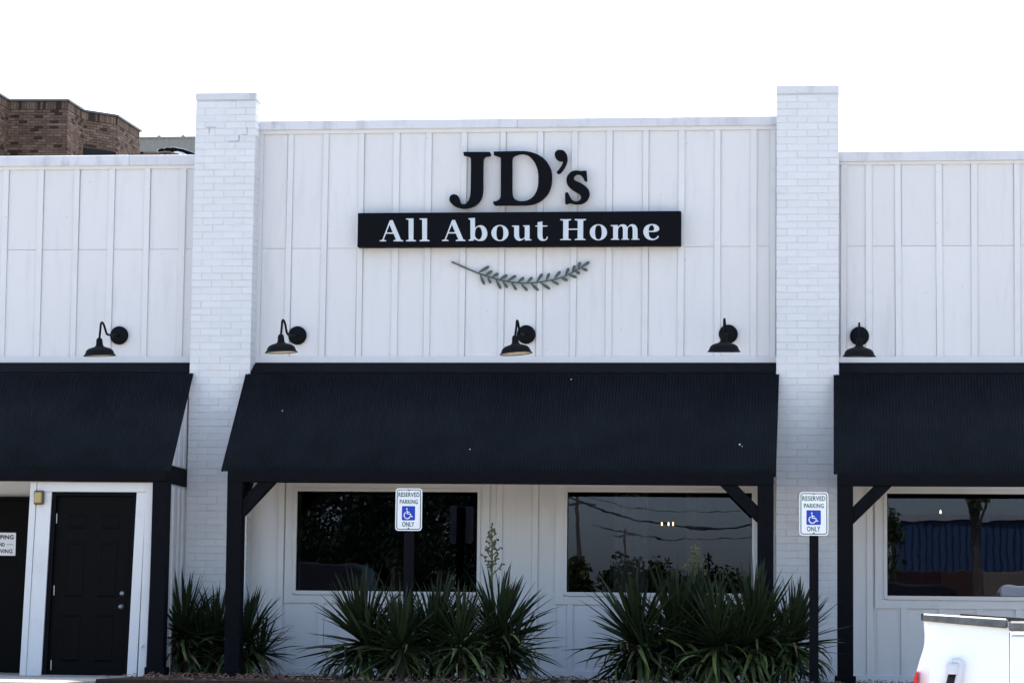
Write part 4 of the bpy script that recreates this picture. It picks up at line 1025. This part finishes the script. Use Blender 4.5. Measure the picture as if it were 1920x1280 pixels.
# rail caps
rc = MB(); a0, a1 = P(1729.5, 1149, YT), P(1889, 1159, YT); b0, b1 = P(1729.5, 1163.5, YT), P(1889, 1177.5, YT)
v = [(a0.x, YT - .035, a0.z), (a1.x, YT - .035, a1.z), (b1.x, YT - .045, b1.z), (b0.x, YT - .045, b0.z)]
rc.add(v + [(x, y + .12, z) for x, y, z in v], [(0, 3, 2, 1), (4, 5, 6, 7), (0, 1, 5, 4), (2, 3, 7, 6), (0, 4, 7, 3), (1, 2, 6, 5)])
rc.obj('rail_cap', M['railcap'], trk, bevel=.012)
c0, c1 = P(1891, 1163.5, YT - .05), P(1891, 1183, YT - .05)
bx('rail_cap', c0.x + .006, xr - .02, YT - .075, YT + .08, c1.z, c0.z, M['railcap'], trk, bevel=.016)
e0 = P(1728.5, 1150, YT); bx('cap_end', e0.x - .004, e0.x + .012, YT - .03, YT + .09, b0.z + .004, a0.z - .004, M['rubber'], trk)
k0, k1 = P(1776, 1151, YT + 1.2), P(1930, 1163, YT + 1.2)
MB().bar((k0.x, YT + 1.2, k0.z - .012), (k0.x + 1.6, YT + 1.2, k0.z - .11), .10, .035).obj('bed_bar', M['rubber'], trk)
# tail light wraps the left edge
tl = MB(); tp_ = [P(a, b, YT) for a, b in ((1718.5, 1257), (1721, 1258), (1720.5, 1275), (1718.5, 1300), (1717, 1360), (1708, 1360), (1711.5, 1300), (1714, 1272))]
tl.prism([(q.x, q.z) for q in tp_], YT - .075, YT + .16).obj('tail_light', M['taillight'], trk, bevel=.004)
# handle with a capped latch
hp = lambda a, b: P(1660 + a / 7.385, 1120 + b / 7.385, YT - .1)
yh = YT - .055
q0, q1 = hp(958, 900), hp(958, 1058)
MB().lathe([(.052, 0), (.056, .02), (.056, q0.z - q1.z - .02), (.048, q0.z - q1.z - .004), (.001, q0.z - q1.z)], (q0.x, yh, q1.z), (0, 0, 1), 20).obj('latch_cap', M['handlewhite'], trk, smooth=True)
q2 = hp(930, 1240); MB().tube([(q0.x - .005, yh, q1.z - .002), (q2.x, yh, q2.z)], [.036, .048], 14).obj('latch_barrel', M['rubber'], trk, smooth=True)
st = [hp(940, 880), hp(1030, 872), hp(1068, 890), hp(1068, 950), hp(1050, 1050), hp(1030, 1150), hp(1010, 1260)]
MB().tube([(q.x, yh - .02, q.z) for q in st], [.02, .024, .026, .028, .03, .034, .036], 10).obj('handle_strap', M['handlewhite'], trk, smooth=True)
# rest of the truck, outside the frame: bumper, wheels, cab
bx('bumper', xl - .17, xl - .02, YT + .02, YT + 1.92, TG + .42, TG + .6, M['railcap'], trk, bevel=.03)
MB().box(xr + .03, xr + 3.3, YT + .0, YT + 1.92, TG + .45, TG + 1.12).box(xl + .2, xr + .02, YT + .15, YT + 1.8, TG + .45, TG + .61).obj('cab', M['truckwhite'], trk, bevel=.06)
z0c, z1c = TG + 1.122, TG + 1.86
def hull(x0, x1, x2, x3, y0, y1, ins, za, zb_):
    v = [(x0, y0, za), (x1, y0, za), (x1, y1, za), (x0, y1, za), (x2, y0 + ins, zb_), (x3, y0 + ins, zb_), (x3, y1 - ins, zb_), (x2, y1 - ins, zb_)]
    return MB().add(v, [(0, 3, 2, 1), (4, 5, 6, 7), (0, 1, 5, 4), (1, 2, 6, 5), (2, 3, 7, 6), (3, 0, 4, 7)])
hull(xr + .06, xr + 2.1, xr + .16, xr + 1.5, YT + .06, YT + 1.86, .16, z0c, z1c).obj('cab_roof', M['truckwhite'], trk, bevel=.03)
hull(xr + .30, xr + 1.85, xr + .34, xr + 1.42, YT + .045, YT + 1.875, .135, z0c + .05, z1c - .12).obj('side_window', M['truckglass'], trk)
for wx in (xl + .98, xr + 2.45):
    for k_, wy in ((-1, YT + .12), (1, YT + 1.80)):
        wh = MB().lathe([(.0, -.12), (.30, -.12), (.37, -.08), (.38, 0), (.37, .08), (.30, .12), (.0, .12)], (wx, wy, TG + .38), (0, 1, 0), 24).obj('wheel', M['rubber'], trk, smooth=True)
        MB().lathe([(.0, .128), (.2, .126), (.22, .121)], (wx, wy, TG + .38), (0, k_, 0), 18).obj('rim', M['steel'], wh, smooth=True)
trk.rotation_euler.z = R(-5)
# ================================================================ ACROSS THE STREET (mirrored in the windows)
def mir(px, py, L): q = P(px, py, L); return Vector((q.x, -L, q.z - 2 * GL * L))
def tree(x, y, z0, h, w_, seed, mat, label, trunk_h=.25, n=900, leaf=.35):
    r_ = random.Random(seed)
    t = thing('tree', (x, y, z0), label, 'tree', 'trees across the street')
    m = MB().tube([(x, y, z0), (x + .1, y, z0 + h * .35), (x - .05, y, z0 + h * .8)], [w_ * .05 + .06, w_ * .04 + .04, .03], 8)
    blobs = []
    for k in range(14):
        a = r_.uniform(0, 6.28); hh = r_.uniform(trunk_h + .08, .92); rad = w_ * .36 * math.sin(min(1, (1.02 - hh) * 1.7) * math.pi / 2) * r_.uniform(.4, 1)
        c = Vector((x + rad * math.cos(a), y + rad * math.sin(a), z0 + h * hh)); blobs.append((c, w_ * r_.uniform(.13, .24)))
        m.tube([(x, y, z0 + h * max(.15, hh - .25)), c], [.05, .015], 5)
    m.obj('trunk', M['bark'], t)
    lf = MB()
    for k in range(n):
        c, rb = blobs[k % len(blobs)]; d = Vector((r_.gauss(0, 1), r_.gauss(0, 1), r_.gauss(0, 1))).normalized() * rb * r_.uniform(.4, 1.05)
        q = c + d; u = Vector((r_.gauss(0, 1), r_.gauss(0, 1), r_.gauss(0, 1))).normalized(); vv = u.orthogonal().normalized(); s_ = leaf * r_.uniform(.6, 1.2)
        lf.add([q - u * s_, q + vv * s_ * .5, q + u * s_, q - vv * s_ * .5], [(0, 1, 2, 3)])
    tag(lf.obj('crown', mat, t), kind='stuff')
G0 = -.96
for k, (px, wd, top, dL) in enumerate(((520, 7, 905, 0), (590, 7.5, 880, 3), (665, 8, 870, 1), (745, 7.5, 885, -2), (830, 7, 880, 3), (905, 6, 900, 0))):
    q = mir(px, top, 84 + dL); tree(q.x, q.y, G0, q.z - G0, wd, 40 + k, M['evergreen'], 'dark evergreen %s of the row across the street mirrored in the left window' % ('first second third fourth fifth sixth'.split()[k]), .04, 9000, .13)
for k, (px, top, L, wd) in enumerate(((1066, 1035, 120, 3.4), (1085, 1048, 122, 3.0), (1150, 1068, 125, 3), (1185, 1040, 120, 5.5), (1225, 1052, 128, 4.5), (1275, 1075, 140, 5), (1350, 1085, 140, 6), (1400, 1092, 140, 6))):
    q = mir(px, top, L); tree(q.x, q.y, G0, q.z - G0, wd, 60 + k, M['leafy'], 'leafy green tree %s mirrored low in the middle window' % ('first second third fourth fifth sixth seventh eighth'.split()[k]), .2, 1700, .17)
q = mir(1676, 935, 70); tree(q.x, q.y, G0, q.z - G0, 2.6, 81, M['leafy'], 'narrow leafy tree mirrored at the left edge of the right window', .1, 1500, .13)
q = mir(1826, 900, 52); tree(q.x, q.y, G0, q.z - G0 + 2.2, 3.4, 82, M['leafy'], 'slim street tree with a bare trunk mirrored in the right window', .62, 700, .2)
# utility poles and wires
tops = []
for px, top, L, lb in ((1082, 936, 128, 'leaning utility pole mirrored at the left of the middle window'), (1172, 998, 210, 'small far utility pole mirrored in the middle window')):
    q = mir(px, top, L); b_ = mir(px + (14 if px < 1100 else 0), 1190, L)
    t = thing('utility_pole', (b_.x, b_.y, G0), lb, 'utility pole')
    MB().tube([(b_.x, b_.y, G0), (q.x, q.y, q.z + .25)], [.13, .10], 8).obj('pole', M['wood'], t)
    MB().bar((q.x - 1.1, q.y, q.z - .25), (q.x + 1.1, q.y, q.z - .25), .1, .12).obj('crossarm', M['wood'], t); tops.append(q)
def wire(pxs, L, r_, label):
    o = MB().tube([mir(a, b, L) for a, b in pxs], r_, 6).obj('overhead_wire', M['rubber']); tag(o, label, 'cable', 'overhead wires across the street')
wire([(1040, 915), (1082, 938), (1130, 955), (1200, 976), (1300, 990), (1360, 991), (1420, 980), (1560, 950)], 128, .06, 'thick sagging overhead cable mirrored across the middle window')
wire([(1040, 905), (1082, 925), (1180, 950), (1300, 960), (1420, 955), (1560, 930)], 130, .018, 'thin upper overhead wire mirrored across the middle window')
wire([(1110, 985), (1172, 1000), (1260, 1012), (1420, 1008)], 210, .03, 'thin lower overhead wire mirrored in the middle window')
# blue warehouse
a, b = mir(1690, 976, 120), mir(2020, 972, 120)
wh = thing('warehouse', ((a.x + b.x) / 2, -120, G0), 'blue metal warehouse across the street mirrored in the right window', 'building')
n = 90; v = []; f = []
for i in range(n + 1):
    x_ = a.x + (b.x + 6 - a.x) * i / n; yy = -120 + (.06 if i % 3 == 0 else 0); v += [(x_, yy, G0), (x_, yy, a.z)]
for i in range(n): f.append((2 * i, 2 * i + 1, 2 * i + 3, 2 * i + 2))
link('cladding', pyd('cladding', v, f), M['blue'], wh); bx('core', a.x, b.x + 6, -140, -120.1, G0, a.z - .05, M['blue'], wh)
bx('roof_edge', a.x - .2, b.x + 6.2, -120.3, -119.8, a.z, a.z + .35, M['beigemetal'], wh)
rb = MB(); x_ = a.x + .2
while x_ < b.x + 5.8: rb.box(x_, x_ + .07, -119.93, -119.88, G0, a.z - .01); x_ += .36
tag(rb.obj('rib_shade_strips', M['ink'], wh), kind='stuff')  # dark strips imitate the shading of the ribs by colour
# box trailer, dark wagon and white van
a, b = mir(1668, 1069, 100), mir(1925, 1071, 100); m1, m2 = mir(1762, 1069, 100), mir(1840, 1069, 100)
tl_ = thing('box_trailer', ((a.x + b.x) / 2, -100, G0), 'box trailer in dark red, rust and tan panels mirrored in the right window', 'trailer')
for nm, q0, q1, mt in (('dark_panel', a.x, m1.x, M['maroon']), ('rust_panel', m1.x + .01, m2.x, M['redbrown']), ('tan_panel', m2.x + .01, b.x, M['tan'])):
    bx(nm, q0, q1, -102.4, -100, G0 + 1.0, a.z, mt, tl_, bevel=.03)
bx('chassis', a.x + .2, b.x - .2, -102, -100.3, G0 + .7, G0 + .99, M['rubber'], tl_)
for xx in (a.x + .8, a.x + 1.7, b.x - 1):
    MB().lathe([(0, -.1), (.42, -.1), (.48, 0), (.42, .1), (0, .1)], (xx, -100.1, G0 + .48), (0, 1, 0), 18).obj('wheel', M['rubber'], tl_)
def van(x0, x1, y, ztop, label, mat='truckwhite'):
    t = thing('parked_van', ((x0 + x1) / 2, y, G0), label, 'van', 'vans parked in the lot')
    L_ = x1 - x0
    sec = [(x0, G0 + .4), (x1, G0 + .4), (x1, G0 + 1.1), (x1 - L_ * .04, G0 + 1.3), (x1 - L_ * .2, ztop - .15), (x1 - L_ * .27, ztop), (x0 + L_ * .03, ztop), (x0, ztop - .15)]
    MB().prism(sec, y - 1, y + 1).obj('body', M[mat], t, bevel=.06)
    MB().prism([(x1 - L_ * .05, G0 + 1.35), (x1 - L_ * .19, ztop - .28), (x1 - L_ * .34, ztop - .28), (x1 - L_ * .34, G0 + 1.35)], y - 1.01, y + 1.01).obj('window', M['truckglass'], t)
    for xx in (x0 + L_ * .2, x1 - L_ * .2):
        MB().lathe([(0, -1.05), (.32, -1.05), (.36, -.9), (.36, .9), (.32, 1.05), (0, 1.05)], (xx, y, G0 + .36), (0, 1, 0), 18).obj('wheel', M['rubber'], t)
a, b = mir(1872, 1096, 56), mir(1960, 1096, 56); van(a.x, a.x + 5, -56, a.z, 'white van parked in the lot mirrored at the right of the right window')
a, b = mir(1655, 1094, 62), mir(1850, 1094, 62); van(a.x - 2, b.x, -62, a.z, 'dark grey van parked in the lot mirrored along the foot of the right window', 'darkcar')
a, b = mir(585, 1056, 52), mir(735, 1056, 52); van(a.x - 1.2, b.x, -52, a.z, 'dark grey van parked under the evergreens mirrored in the left window', 'darkcar')
